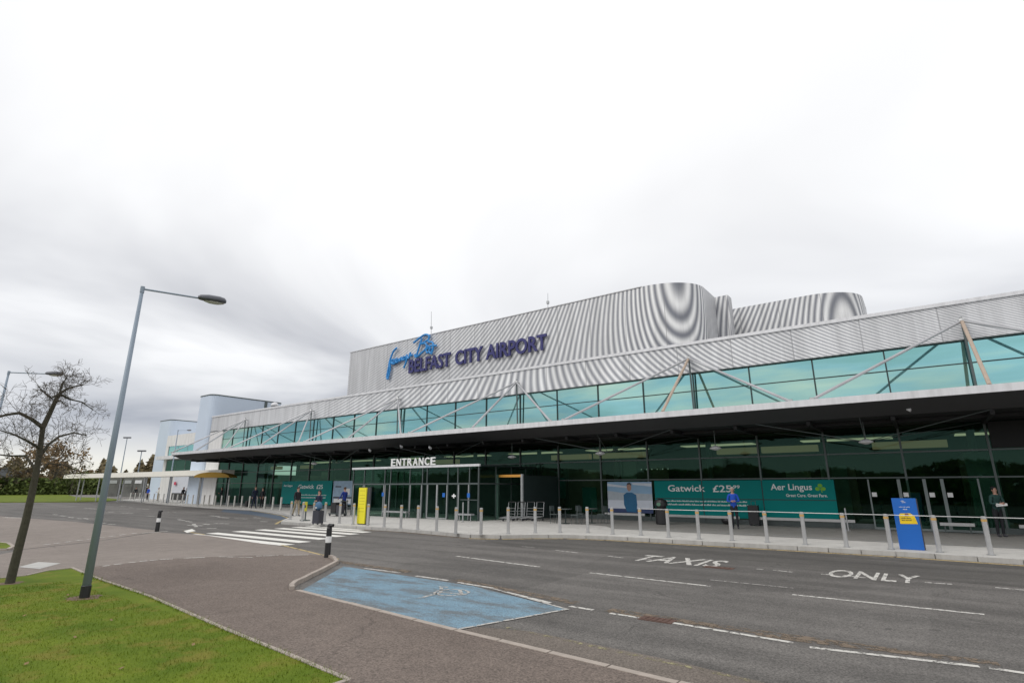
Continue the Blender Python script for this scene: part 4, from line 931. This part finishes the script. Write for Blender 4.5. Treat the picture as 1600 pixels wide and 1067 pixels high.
# totems
c = gz(1425.5, 858.5, .12)
TO = thing('blue_totem', 'tall blue totem sign with a yellow tab behind the bollards', 'sign', (c.x, c.y, .12))
w2 = .30; tx = c.x - .0; ty = c.y; H_ = 1.46
g = G(); g.box(tx - w2, tx + w2, ty, ty + .12, .12, .12 + H_); g.build('panel', 'blue', TO)
g = G(); g.box(tx + w2, tx + w2 + .03, ty + .01, ty + .13, .13, .12 + H_ - .01); g.build('side_trim', 'ink', TO)
g = G(); zt_ = .12 + H_
rr = [(tx - .18, 1.08), (tx - .18, 1.21), (tx - .14, 1.26), (tx + .10, 1.27), (tx + .20, 1.20), (tx + .25, .97), (tx - .18, .96)]
g.add([(a, ty - .006, b - .12) for a, b in rr], [tuple(range(len(rr)))[::-1]]); g.build('yellow_tab', 'tabyellow', TO)
g = G(); g.box(tx - .03, tx + .06, ty - .011, ty - .007, 1.07, 1.135); g.build('tab_icon', 'maroon', TO)
g = G(); bars(g, tx - .13, tx + .2, 1.0, .03, ty - .008, .08, .16); bars(g, tx - .13, tx + .2, .94, .03, ty - .008, .08, .16); g.build('tab_lettering', 'ink', TO)
g = G()
for za, xa, xb, h in [(1.49, -.07, .05, .03), (1.45, -.05, .14, .025), (1.36, -.03, .05, .03), (1.32, -.14, .18, .02), (1.25, -.05, .15, .03)]: bars(g, tx + xa, tx + xb, za, h, ty - .002, .06, .14)
g.build('lettering', 'white', TO)
c = gz(563, 819, .12); c = Vector((c.x, c.y, .12))
TY = thing('yellow_totem', 'tall yellow information totem beside the zebra crossing', 'sign', tuple(c))
hw = .29
g = G(); g.box(c.x - hw, c.x + hw, c.y, c.y + .06, .16, 1.88); g.build('panel', 'yellow', TY)
g = G(); g.box(c.x - hw - .02, c.x + hw + .22, c.y + .061, c.y + .14, .12, 1.90); g.build('backing', 'ink', TY)
g = G()
for z in (1.72, 1.5, 1.36, 1.22, 1.08, .88, .72): g.box(c.x - hw * .7, c.x + hw * .7, c.y - .003, c.y, z, z + .022)
g.build('lettering', 'yellowline', TY)
c = gz(476.5, 813, .12)
YS = thing('small_yellow_sign', 'small yellow sign on a dark post at the left of the crossing pavement', 'sign', (c.x, c.y, .12))
g = G(); g.cyl((c.x, c.y, .12), (c.x, c.y, 1.1), .04, n=8); g.box(c.x - .28, c.x + .28, c.y - .15, c.y + .15, .12, .16); g.build('post', 'frame', YS)
g = G(); g.box(c.x - .16, c.x + .16, c.y - .07, c.y - .04, .62, 1.12); g.build('panel', mat('olive_yellow', (.45, .42, .03), .5), YS)
g = G(); g.box(c.x - .08, c.x + .08, c.y - .074, c.y - .071, .8, .95); g.build('symbol', 'ink', YS)
# litter bins
def bin_(p, lb, h, r, y=None):
    c = gz(p[0], p[1], .12); o = thing('litter_bin', lb, 'bin', (c.x, c.y, .12), group='litter bins')
    g = G(); g.lathe((c.x, c.y, .12), [(r * .92, 0), (r, .05), (r, h * .62)], 16); g.build('body', 'black', o)
    g = G(); g.lathe((c.x, c.y, .12), [(r * 1.04, h * .72), (r * 1.04, h * .86), (r * .85, h * .95), (r * .4, h), (.01, h * 1.01)], 16); g.build('hood', 'black', o, False)
    g = G(); g.lathe((c.x, c.y, .12), [(r * .8, h * .6), (r * .8, h * .74)], 12); g.build('opening', 'soffit', o)
    g = G(); n = 12; g.add([(c.x + .11 * math.cos(6.283 * i / n), c.y - r * 1.05, .12 + h * .79 + .09 * math.sin(6.283 * i / n)) for i in range(n)], [tuple(range(n))]); g.build('emblem', mat('bin_emblem', (.08, .18, .12), .5), o)
    return o
bin_((1035, 819), 'black round litter bin with a domed hood left of the green advert', 1.22, .31)
# suitcases, bags, trolley
def suitcase(p, lb, w, d, h, m='black'):
    c = gz(p[0], p[1], .12); o = thing('suitcase', lb, 'suitcase', (c.x, c.y, .12), group='suitcases by the terminal')
    g = G(); P = []
    for cx_, cy_, a0 in ((w - .05, -d + .05, -90), (w - .05, d - .05, 0), (-w + .05, d - .05, 90), (-w + .05, -d + .05, 180)):
        for k in range(4): a = R(a0 + 30 * k); P.append((c.x + cx_ + .05 * math.cos(a), c.y + cy_ + .05 * math.sin(a)))
    g.prism(P, .18, .18 + h); g.build('shell', m, o)
    for sx in (-1, 1): 
        for sy in (-1, 1): g = G(); g.cyl((c.x + sx * (w - .06), c.y + sy * (d - .05) - .02, .155), (c.x + sx * (w - .06), c.y + sy * (d - .05) + .02, .155), .035, n=8); g.build('wheel', 'ink', o)
    g = G(); g.cyl((c.x - .1, c.y + d * .6, .18 + h), (c.x - .1, c.y + d * .6, .38 + h), .012, n=5); g.cyl((c.x + .1, c.y + d * .6, .18 + h), (c.x + .1, c.y + d * .6, .38 + h), .012, n=5); g.cyl((c.x - .1, c.y + d * .6, .38 + h), (c.x + .1, c.y + d * .6, .38 + h), .016, n=5); g.build('handle', 'frame', o)
suitcase((496, 819.2), 'large charcoal suitcase with a blue bag on top at the crossing kerb', .25, .17, .60, mat('case_charcoal', (.03, .032, .045), .5))
c = gz(496, 819.2, .12); o = thing('shoulder_bag', 'blue bag resting on the large charcoal suitcase at the crossing', 'bag', (c.x, c.y, .78))
g = G(); g.sphere((c.x - .02, c.y, 1.0), .26, 14, 10, (.85, .6, .82)); g.v = [(x, y, max(z, .785)) for x, y, z in g.v]; g.build('bag', mat('bag_blue', (.05, .13, .23), .7), o, True)
g = G(); g.box(c.x - .08, c.x + .06, c.y - .165, c.y - .155, .90, .94); g.build('white_label', 'white', o); g = G(); g.cyl((c.x - .12, c.y, 1.17), (c.x, c.y, 1.26), .012, n=5); g.cyl((c.x, c.y, 1.26), (c.x + .1, c.y, 1.17), .012, n=5); g.build('handle', 'ink', o)
c = gz(1566, 838.5, .12); o = thing('newspaper', 'folded white newspaper held out by the man at the right edge', 'newspaper', (c.x + .1, c.y - .42, 1.2))
g = G(); g.obox((c.x + .16, c.y - .34, 1.27), (1, .2, .15), .17, (0, .9, .4), .09, .006); g.obox((c.x + .16, c.y - .34, 1.285), (1, .2, -.1), .15, (0, .9, .4), .08, .004); g.build('pages', 'white', o)
suitcase((1180, 821), 'tall black suitcase standing right of the man in the blue jacket', .24, .16, .88)
c = gz(1137, 819, .12); o = thing('holdall', 'black holdall on the pavement left of the man in the blue jacket', 'bag', (c.x, c.y, .12))
g = G(); g.sphere((c.x, c.y, .30), .3, 12, 8, (1, .7, .62)); g.build('bag', 'black', o, True); g = G(); g.cyl((c.x - .12, c.y, .46), (c.x, c.y, .56), .015, n=5); g.cyl((c.x, c.y, .56), (c.x + .12, c.y, .46), .015, n=5); g.build('handle', 'ink', o)
suitcase((385, 792), 'small black suitcase beside the walker in the dark coat', .18, .12, .5)
c = gz(527, 806, .12); o = thing('luggage_trolley', 'dark loaded luggage trolley pushed past the poster', 'trolley', (c.x, c.y, .12))
g = G(); g.box(c.x - .55, c.x + .5, c.y - .3, c.y + .3, .24, .30); g.cyl((c.x + .5, c.y - .25, .3), (c.x + .62, c.y - .25, 1.05), .02, n=6); g.cyl((c.x + .5, c.y + .25, .3), (c.x + .62, c.y + .25, 1.05), .02, n=6); g.cyl((c.x + .62, c.y - .28, 1.05), (c.x + .62, c.y + .28, 1.05), .025, n=6); g.build('frame', 'frame', o)
for sx in (-.45, .4):
    for sy in (-.25, .25): g = G(); g.cyl((c.x + sx, c.y + sy - .02, .2), (c.x + sx, c.y + sy + .02, .2), .08, n=10); g.build('wheel', 'ink', o)
o = tag(G().box(c.x - .45, c.x + .05, c.y - .22, c.y + .24, .31, .95).build('bag', 'black'), 'upright black bag on the front of the luggage trolley', 'bag')
o = tag(G().box(c.x + .08, c.x + .42, c.y - .2, c.y + .2, .31, .8).build('bag', mat('grey_bag', (.05, .05, .06), .6)), 'lower dark grey bag at the handle end of the trolley', 'bag')

# ------------------------------------------------------------------ PEOPLE
def person(label, p, coat, legs, hair, face=0, h=1.75, arms='down', stride=.0, dist=None, yy=None, lean=0.0, shoe='ink', hairstyle='short', z0=.12):
    """one continuous skinned body; p = pixel of the feet on the pavement, face = turn about z (0 looks toward -Y)"""
    c = fz(p[0], p[1], z0) if dist is None else gd(p[0], p[1], dist)
    o = local('person', label, 'person', (c.x, c.y, z0), face)
    k = h / 1.75
    V = []; E = []; Rr = []; Tg = []
    def v(x, y, z, r, t, par=None, ry=None):
        V.append((x * k, y * k, z * k)); Rr.append((r * k, (ry or r) * k)); Tg.append(t)
        if par is not None: E.append((par, len(V) - 1))
        return len(V) - 1
    ln = lean
    pe = v(0, 0, .95, .135, 'legs', None, .10)
    wa = v(0, -.01 - ln * .3, 1.10, .125, 'coat', pe, .095)
    ch = v(0, -.0 - ln * .7, 1.30, .15, 'coat', wa, .105)
    sh = v(0, .0 - ln, 1.43, .11, 'coat', ch, .08)
    ne = v(0, -.01 - ln, 1.50, .052, 'skin', sh)
    h1 = v(0, -.025 - ln, 1.575, .062, 'skin', ne, .075)
    h2 = v(0, -.02 - ln, 1.655, .072, 'skin', h1, .085)
    h3 = v(0, -.01 - ln, 1.72, .05, 'skin', h2, .06)
    for s in (-1, 1):
        st = stride * s
        hp = v(.085 * s, 0, .88, .09, 'legs', pe)
        kn = v(.095 * s, -.02 - st * .5, .50, .062, 'legs', hp)
        an = v(.10 * s, .02 - st + (.0 if s > 0 else .0), .10, .043, 'legs', kn)
        he = v(.10 * s, .03 - st, .045, .040, 'shoe', an)
        to = v(.115 * s, -.12 - st, .035, .034, 'shoe', he)
        s1 = v(.17 * s, .0 - ln, 1.415, .062, 'coat', sh)
        if arms == 'down': el = (.235 * s, .02 + st * .3, 1.14); wr = (.25 * s, -.06 + st * .5, .90)
        elif arms == 'front': el = (.24 * s, -.03 - ln, 1.15); wr = (.08 * s, -.22 - ln, 1.16)
        elif arms == 'pocket': el = (.26 * s, .05, 1.15); wr = (.19 * s, -.07, .95)
        elif arms == 'push': el = (.22 * s, -.08, 1.16); wr = (.18 * s, -.33, 1.06)
        e1 = v(*el, .048, 'coat', s1); w1 = v(*wr, .034, 'coat', e1)
        d = (Vector(wr) - Vector(el)).normalized()
        pm = Vector(wr) + d * .055; pa = v(*pm, .028, 'skin', w1, .020)
        side = d.cross(Vector((s, 0, 0))) if abs(d.x) < .8 else Vector((0, 0, 1))
        side = side.normalized(); curl = Vector((-s * .35, -.05, -.1))
        for j in range(4):
            b = pm + side * (.024 * (j - 1.5)) + d * .03; f1 = v(*b, .0095, 'skin', pa)
            q1 = b + (d + curl * .3).normalized() * (.034 - .003 * abs(j - 1.4)); f2 = v(*q1, .0088, 'skin', f1)
            q2 = q1 + (d + curl * 1.1).normalized() * .03; v(*q2, .0075, 'skin', f2)
        tb = pm + side * .034 - d * .015; t1 = v(*tb, .011, 'skin', pa); v(*(tb + (side * .6 + d).normalized() * .035), .0095, 'skin', t1)
    me = bpy.data.meshes.new('body'); me.from_pydata(V, E, []); b = bpy.data.objects.new('body', me); COL.objects.link(b)
    md = b.modifiers.new('s', 'SKIN'); md.use_smooth_shade = True
    for i, sv in enumerate(me.skin_vertices[0].data): sv.radius = Rr[i]; sv.use_root = (i == 0)
    sb = b.modifiers.new('u', 'SUBSURF'); sb.levels = 1; sb.render_levels = 1
    bpy.context.view_layer.update()
    m2 = bpy.data.meshes.new_from_object(b.evaluated_get(bpy.context.evaluated_depsgraph_get()))
    b.modifiers.clear(); b.data = m2; bpy.data.meshes.remove(me)
    mats = ['coat', 'legs', 'skin', 'shoe']; m2.materials.clear()
    for mm in (coat, legs, MA['skin'], MA[shoe]): m2.materials.append(mm)
    segs = [(Vector(V[a]), Vector(V[b_]), Tg[b_]) for a, b_ in E]
    for pgn in m2.polygons:
        cc = pgn.center; best = 9; bt = 'coat'
        for A_, B_, t_ in segs:
            ab = B_ - A_; tt = max(0, min(1, (cc - A_).dot(ab) / max(1e-9, ab.length_squared))); dd = (cc - (A_ + ab * tt)).length
            if dd < best: best = dd; bt = t_
        if bt == 'skin' and cc.z / k < 1.47 and cc.z / k > 1.25 and abs(cc.x / k) < .12 and arms != 'front': bt = 'coat'
        pgn.material_index = mats.index(bt); pgn.use_smooth = True
    b.parent = o
    # hair, nose, eyes
    hg = G(); hg.sphere((0, (.0 - ln) * k, 1.69 * k), .098 * k, 12, 8, (.92, 1.06, .85))
    hg.v = [(x, max(y, (-.055 - ln) * k) if z < 1.70 * k else y, max(z, (1.58 if hairstyle == 'long' else 1.64) * k)) for x, y, z in hg.v]
    if hairstyle == 'long': hg.sphere((0, (.05 - ln) * k, 1.56 * k), .085 * k, 10, 6, (1.05, .6, 1.4))
    hg.build('hair', hair, o, True)
    fg = G(); fg.sphere((0, (-.118 - ln) * k, 1.625 * k), .014 * k, 6, 4, (.8, 1.2, 1.4)); fg.sphere((-.083 * k, (-.015 - ln) * k, 1.62 * k), .02 * k, 6, 4, (.5, 1, 1.5)); fg.sphere((.083 * k, (-.015 - ln) * k, 1.62 * k), .02 * k, 6, 4, (.5, 1, 1.5)); fg.build('nose_and_ears', 'skin', o, True)
    eg = G()
    for s in (-1, 1): eg.sphere((s * .028 * k, (-.098 - ln) * k, 1.65 * k), .009 * k, 6, 4)
    eg.build('eyes', 'ink', o)
    mg = G(); mg.sphere((0, (-.098 - ln) * k, 1.585 * k), .018 * k, 6, 4, (1, .4, .25)); mg.build('mouth', mat('lips', (.28, .1, .09), .6) if 'lips' not in MA else MA['lips'], o)
    return o
MA['lips'] = mat('lips', (.28, .1, .09), .6)
cl_blue = mat('bright_blue_cloth', (.01, .075, .47), .8); cl_dark = mat('dark_cloth', (.012, .013, .017), .9); cl_navy = mat('navy_cloth', (.012, .018, .045), .9)
cl_green = mat('bottle_green_cloth', (.02, .06, .055), .9); cl_khaki = mat('khaki_cloth', (.30, .25, .17), .9); cl_white = mat('white_cloth', (.68, .66, .6), .9); cl_blue2 = mat('royal_blue_cloth', (.01, .03, .20), .9)
h_grey = mat('grey_hair', (.42, .40, .38), .8); h_black = mat('black_hair', (.012, .011, .012), .7); h_brown = mat('brown_hair', (.06, .035, .02), .8)
toward = math.atan2(0, 1)
person('grey haired man in a bright blue jacket before the green advert', (1150, 826), cl_blue, cl_dark, h_grey, R(15), 1.78, 'front')
person('man in a dark green coat leaning at the glass at the right edge', (1566, 838.5), cl_green, cl_dark, h_black, R(35), 1.80, 'front', lean=.08)
person('person with long black hair and dark coat behind the suitcase with the blue bag', (495.5, 816), cl_navy, cl_dark, h_black, R(10), 1.62, 'front', hairstyle='long')
person('man in a black jacket and khaki trousers walking before the far green advert', (462, 806), cl_dark, cl_khaki, h_black, R(90), 1.78, 'down', .18)
person('person in a royal blue coat pushing the loaded luggage trolley', (536, 806), cl_blue2, cl_dark, h_brown, R(-90), 1.78, 'push', .12)
person('dark clothed figure standing inside the lobby glass', (604, 801.5), cl_navy, cl_dark, h_black, 0, 1.76, 'down')
person('man in a long dark coat walking beside a small black suitcase', (396, 793), cl_navy, cl_navy, h_brown, R(80), 1.84, 'down', .2)
person('dark clothed person just right of the walker in the long dark coat', (408, 792), cl_dark, cl_dark, h_black, R(20), 1.74, 'pocket')
person('broad dark clothed person standing under the mustard canopy', (344, 786), cl_dark, cl_dark, h_black, R(-20), 1.76, 'front')
person('person in navy standing before the white wall left of the mustard canopy', (321, 784), cl_navy, cl_navy, h_brown, 0, 1.72, 'pocket')
person('dark clothed pair member on the left in front of the white hoarding', (284, 781.5), cl_dark, cl_dark, h_brown, R(30), 1.78, 'pocket')
person('dark clothed pair member on the right in front of the white hoarding', (289.5, 781.5), cl_dark, cl_navy, h_black, R(-30), 1.70, 'down')
person('person in a bright blue jacket on the far pavement under the walkway', (229.5, 777.5), cl_blue, cl_dark, h_brown, R(15), 1.8, 'pocket')
person('person in a white coat on the far pavement right of the blue jacket', (245.5, 778.5), cl_white, cl_khaki, h_grey, R(-10), 1.74, 'front')
person('dark clothed person furthest left under the walkway', (210, 776.6), cl_dark, cl_dark, h_black, R(60), 1.8, 'down', .1)

# ------------------------------------------------------------------ STREET LAMPS
def street_lamp(lb, base_, H, arm, rz, r0=.085, loc=None, r1=.045):
    c = gz(*base_) if loc is None else Vector(loc)
    o = local('street_lamp', lb, 'street lamp', (c.x, c.y, 0), rz, 'street lamps')
    g = G(); g.cyl((0, 0, .2), (0, 0, H), r0, r1, n=14); g.build('pole', 'lampgrey', o, True)
    g = G(); g.lathe((0, 0, 0), [(r0 * 1.15, 0), (r0 * 1.13, .23), (r0 * 1.02, .24)], 14); g.build('black_base', 'black', o)
    g = G(); g.cyl((0, 0, H - .10), (0, 0, H + .03), r1 * 1.25, n=10); g.cyl((0, 0, H - .02), (arm, 0, H - .01), .020, .018, n=8); g.build('arm', 'lampgrey', o)
    g = G()
    n = 12; prof = [(0, .04, .04), (.04, .08, .07), (.2, .11, .10), (.40, .12, .10), (.50, .10, .08), (.54, .04, .04)]
    V = []; 
    for dx, ry, rz_ in prof:
        for i in range(n):
            t = 2 * math.pi * i / n; zz2 = math.sin(t) * rz_; V.append((arm - .04 + dx, math.cos(t) * ry, H + .0 + (zz2 if zz2 > 0 else zz2 * .55)))
    g.add(V, [(k * n + i, k * n + (i + 1) % n, (k + 1) * n + (i + 1) % n, (k + 1) * n + i) for k in range(len(prof) - 1) for i in range(n)] + [tuple(range(n - 1, -1, -1)), tuple(range((len(prof) - 1) * n, len(prof) * n))])
    hd = g.build('lamp_head', 'lamphead', o, True)
    g = G(); g.sphere((arm + .27, 0, H - .035), .2, 10, 6, (1.05, .36, .28)); g.build('lens', 'lens', hd, True)
    return o
RTA = math.atan2(RT.y, RT.x)
street_lamp('tall blue grey street lamp with black base on the near lawn', (131, 937), 5.79, 1.02, math.atan2(1.43, .48), .068, r1=.032)
q2 = gz(14, 581, 5.9)
street_lamp('street lamp cut by the left edge, its arm above the bare tree', None, 5.9, 1.15, math.atan2(1.35, 1.06), .068, loc=(q2.x, q2.y, 0), r1=.032)
street_lamp('small distant street lamp in front of the pale blue tower', None, 8.6, 1.1, RTA, .09, loc=tuple(gd(262, 775, 78)))
# distant floodlight masts
for x, yt, d, lb in [(211, 704, 150, 'distant twin headed lamp mast above the walkway roof'), (184, 683, 170, 'distant thin lamp mast close to the near lamp post')]:
    b = gd(x, 765, d); t = gd(x, yt, d); o = thing('lamp_mast', lb, 'lamp mast', (b.x, b.y, 0), group='distant lamp masts')
    g = G(); g.cyl((b.x, b.y, 0), (b.x, b.y, t.z), .14, .09, n=6); g.build('pole', 'lampgrey', o)
    tt = Vector((b.x, b.y, t.z)); g = G(); g.obox(tt, RT, .9, (0, 0, 1), .16, .2); g.build('lamp_head', 'lamphead', o)

# ------------------------------------------------------------------ TREES
def tube(g, pts, rs, n=5):
    b = len(g.v)
    prev = None
    for i, p in enumerate(pts):
        d = (pts[min(i + 1, len(pts) - 1)] - pts[max(i - 1, 0)]).normalized()
        a = d.cross(Vector((.3, .9, .2))).normalized() if prev is None else (prev - d * prev.dot(d)).normalized()
        prev = a; c = d.cross(a)
        for k in range(n):
            t = 6.2832 * k / n; g.v.append(tuple(p + a * math.cos(t) * rs[i] + c * math.sin(t) * rs[i]))
    for i in range(len(pts) - 1):
        for k in range(n): g.f.append((b + i * n + k, b + i * n + (k + 1) % n, b + (i + 1) * n + (k + 1) % n, b + (i + 1) * n + k))
def grow(gt, gw, p, d, L_, r, lev, rnd, maxlev):
    n = 5 if lev < 3 else 3
    pts = [p]; rs = [r]; q = p.copy(); dd = d.copy()
    for i in range(n):
        dd = (dd + Vector((rnd.gauss(0, .16), rnd.gauss(0, .16), rnd.gauss(.0, .12)))).normalized(); q = q + dd * L_ / n; pts.append(q.copy()); rs.append(max(.0028, r * (1 - .62 * (i + 1) / n)))
    tube(gt if lev < 2 else gw, pts, rs, 7 if lev < 2 else 3)
    if lev >= maxlev: return
    k = {0: 7, 1: 8, 2: 5, 3: 4, 4: 3}.get(lev, 3)
    for j in range(k):
        t = rnd.uniform(.3, 1) if j else 1; i = min(n, max(1, round(t * n)))
        ax = Vector((rnd.gauss(0, 1), rnd.gauss(0, 1), rnd.gauss(0, 1))); ax = (ax - dd * ax.dot(dd)).normalized()
        nd_ = (dd * rnd.uniform(.4, .95) + ax * rnd.uniform(.55, 1.05) + Vector((0, 0, .03))).normalized()
        grow(gt, gw, pts[i], nd_, L_ * rnd.uniform(.5, .74), max(.003, rs[i] * .62), lev + 1, rnd, maxlev)
base_t = gz(14, 914)
BT = thing('bare_tree', 'leaning bare tree with fine twigs at the left edge of the lawn', 'tree', tuple(base_t))
gt = G(); gw = G(); rnd = random.Random(11)
dist_t = math.hypot(base_t.x, base_t.y)
TP = lambda x, y, off=0: gd(x, y, dist_t + off)
def limb(pxs, r0, r1, offs=None):
    P = [TP(x, y, (offs[i] if offs else 0)) for i, (x, y) in enumerate(pxs)]; n = len(P)
    tube(gt, P, [r0 + (r1 - r0) * i / (n - 1) for i in range(n)], 8); return P
stem = limb([(14, 916), (26, 868), (40, 815), (50, 770), (57, 735), (62, 705), (67, 668)], .082, .045)
stem[0].z = 0
kid = []
kid.append(limb([(67, 668), (78, 645), (86, 628), (93, 615)], .052, .036)); kid.append(limb([(93, 615), (104, 608), (115, 604), (128, 602)], .03, .014, [0, .1, .25, .4]))
kid.append(limb([(67, 668), (50, 655), (30, 645), (10, 648), (-15, 655)], .045, .018, [0, -.1, -.3, -.4, -.5]))
kid.append(limb([(58, 720), (75, 695), (92, 682), (115, 676), (135, 680)], .036, .012, [0, .1, .3, .5, .7]))
kid.append(limb([(93, 615), (80, 622), (68, 612), (60, 604)], .022, .010, [0, -.2, -.4, -.5]))
kid.append(limb([(93, 615), (110, 624), (128, 628), (145, 640)], .022, .009, [0, .2, .3, .4]))
kid.append(limb([(54, 745), (75, 724), (100, 726), (120, 735)], .02, .008, [0, .2, .5, .6]))
kid.append(limb([(57, 735), (40, 712), (15, 712), (-20, 708)], .03, .01, [0, .2, .3, .3]))
kid.append(limb([(62, 700), (45, 690), (25, 680), (0, 672)], .03, .01, [0, -.3, -.5, -.6]))
kid.append(limb([(93, 615), (98, 598), (103, 592), (105, 588)], .02, .008))
for K in kid:
    for i, p in enumerate(K[1:]):
        for j in range(4):
            d = (K[i + 1] - K[i]).normalized(); ax = Vector((rnd.gauss(0, 1), rnd.gauss(0, 1), rnd.gauss(.0, .8))).normalized()
            grow(gt, gw, p.copy(), (d * .5 + ax).normalized(), rnd.uniform(.26, .50) * (.62 if p.z > 3.6 else 1), .0062, 2, rnd, 4)
gt.build('trunk', 'bark', BT, True); gw.build('twigs', 'twig', BT)

def leafy(name, lb, x, yb, d, H, Wd, m, n=2500, group='autumn trees beyond the grass', trunk=.3, leaf=.22, low=.25):
    b = gd(x, yb, d); b.z = 0; o = thing(name, lb, 'tree' if 'tree' in name else 'hedge', tuple(b), group=group); rn = random.Random(int(x * 7 + d))
    t = G(); tube(t, [b, b + Vector((.1, 0, H * .35)), b + Vector((0, .1, H * .75))], [trunk, trunk * .7, trunk * .25], 7)
    for i in range(9):
        a = rn.uniform(0, 6.28); p0 = b + Vector((0, 0, H * rn.uniform(.25, .6))); tube(t, [p0, p0 + Vector((math.cos(a) * Wd * .3, math.sin(a) * Wd * .3, H * .14)), p0 + Vector((math.cos(a) * Wd * .45, math.sin(a) * Wd * .45, H * .25))], [trunk * .35, trunk * .2, trunk * .08], 5)
    t.build('trunk', 'bark', o)
    g = G(); cs = [(b + Vector((rn.gauss(0, Wd * .28), rn.gauss(0, Wd * .28), H * rn.uniform(low, .95))), rn.uniform(.12, .26) * Wd) for _ in range(16)]
    for i in range(n):
        c, r = cs[rn.randrange(16)]; p = c + Vector((rn.gauss(0, r * .55), rn.gauss(0, r * .55), rn.gauss(0, r * .5)))
        u = Vector((rn.gauss(0, 1), rn.gauss(0, 1), rn.gauss(0, 1))).normalized() * leaf * rn.uniform(.5, 1.2); w = u.cross(Vector((rn.gauss(0, 1), rn.gauss(0, 1), rn.gauss(0, 1)))).normalized() * leaf * .5
        g.add([p - u, p + w, p + u, p - w], [(0, 1, 2, 3)])
    g.build('crown', m, o); return o
leafy('autumn_tree', 'orange brown autumn tree right behind the bare trunk', 40, 770, 190, 11.5, 9, 'leaf_autumn', 1000, low=.3, leaf=.5, trunk=.4)
leafy('autumn_tree', 'tall olive brown tree just right of the bare trunk', 80, 770, 195, 14, 9, 'leaf_autumn', 600, low=.3, leaf=.5, trunk=.4)
leafy('autumn_tree', 'dark brown tree cut by the left edge behind the branches', 4, 770, 185, 8, 12, 'leaf_brown', 1100, low=.15, leaf=.5, trunk=.4)
leafy('autumn_tree', 'small dull green tree between the grass and the walkway', 122, 770, 200, 6, 11, 'leaf_green', 1000, low=.1, leaf=.5, trunk=.35)
leafy('autumn_tree', 'thin brown tree nearest the walkway end', 102, 770, 205, 8, 8, 'leaf_brown', 600, low=.2, leaf=.5, trunk=.35)
# hedge behind the verge
hg = thing('hedge', 'long low green hedge along the back of the far grass', 'hedge', tuple(gd(70, 772, 85)))
g = G(); rn = random.Random(5); A = gd(-60, 770, 185); B = gd(190, 770, 190)
for i in range(9000):
    t = rn.random(); p = A + (B - A) * t; p = Vector((p.x, p.y, 0)) + Vector((rn.gauss(0, 1.2), rn.gauss(0, 1.2), abs(rn.gauss(0, 1.7)) + .05)); p.z = min(p.z, 4.0)
    u = Vector((rn.gauss(0, 1), rn.gauss(0, 1), rn.gauss(0, 1))).normalized() * .5; w = u.cross(Vector((rn.gauss(0, 1), rn.gauss(0, 1), 1))).normalized() * .3
    g.add([p - u, p + w, p + u, p - w], [(0, 1, 2, 3)])
g.build('foliage', 'leaf_green', hg)
# far woodland and low buildings on the horizon
g = G()
for i in range(16000):
    x = rn.uniform(-60, 300); d = rn.uniform(230, 330); p = gd(x, 762, d); hgt = 5.2 + 2.2 * math.sin(x * .09) + 1.4 * math.sin(x * .33 + 1) + (1.5 if 190 < x < 260 else 0)
    p.z = rn.random() ** .6 * max(2, hgt) * 1.3
    u = Vector((rn.gauss(0, 1), rn.gauss(0, 1), rn.gauss(0, 1))).normalized() * .9; w = u.cross(Vector((rn.gauss(0, 1), rn.gauss(0, 1), 1))).normalized() * .6
    g.add([p - u, p + w, p + u, p - w], [(0, 1, 2, 3)])
tag(g.build('far_woodland', 'leaf_brown'), kind='stuff')
c = gd(4, 762, 225); c.z = 0; o = thing('far_shed', 'dark grey building far off at the left edge behind the trees', 'building', (c.x, c.y, 0))
g = G(); g.obox((c.x, c.y, 3.6), RT, 5.2, (0, 0, 1), 3.6, 4); g.build('wall', mat('far_grey_wall', (.10, .105, .12), .8), o); g = G(); g.obox((c.x, c.y, 7.35), RT, 5.4, (0, 0, 1), .15, 4.2); g.build('roof', 'frame', o)
# planting across the road behind the viewpoint: seen only in the reflections of the glass
g = G(); rn = random.Random(9)
for i in range(15000):
    x = rn.uniform(-80, 40); hh = 4.1 + .5 * math.sin(x * .2) + .4 * math.sin(x * .53); p = Vector((x, rn.uniform(-26, -19), rn.random() * hh))
    u = Vector((rn.gauss(0, 1), rn.gauss(0, 1), rn.gauss(0, 1))).normalized() * .55; w = u.cross(Vector((rn.gauss(0, 1), rn.gauss(0, 1), 1))).normalized() * .4
    g.add([p - u, p + w, p + u, p - w], [(0, 1, 2, 3)])
tag(g.build('roadside_shrubbery', leaf_mat('shrub_leaves', (.07, .12, .02), (.13, .19, .03))), kind='stuff')
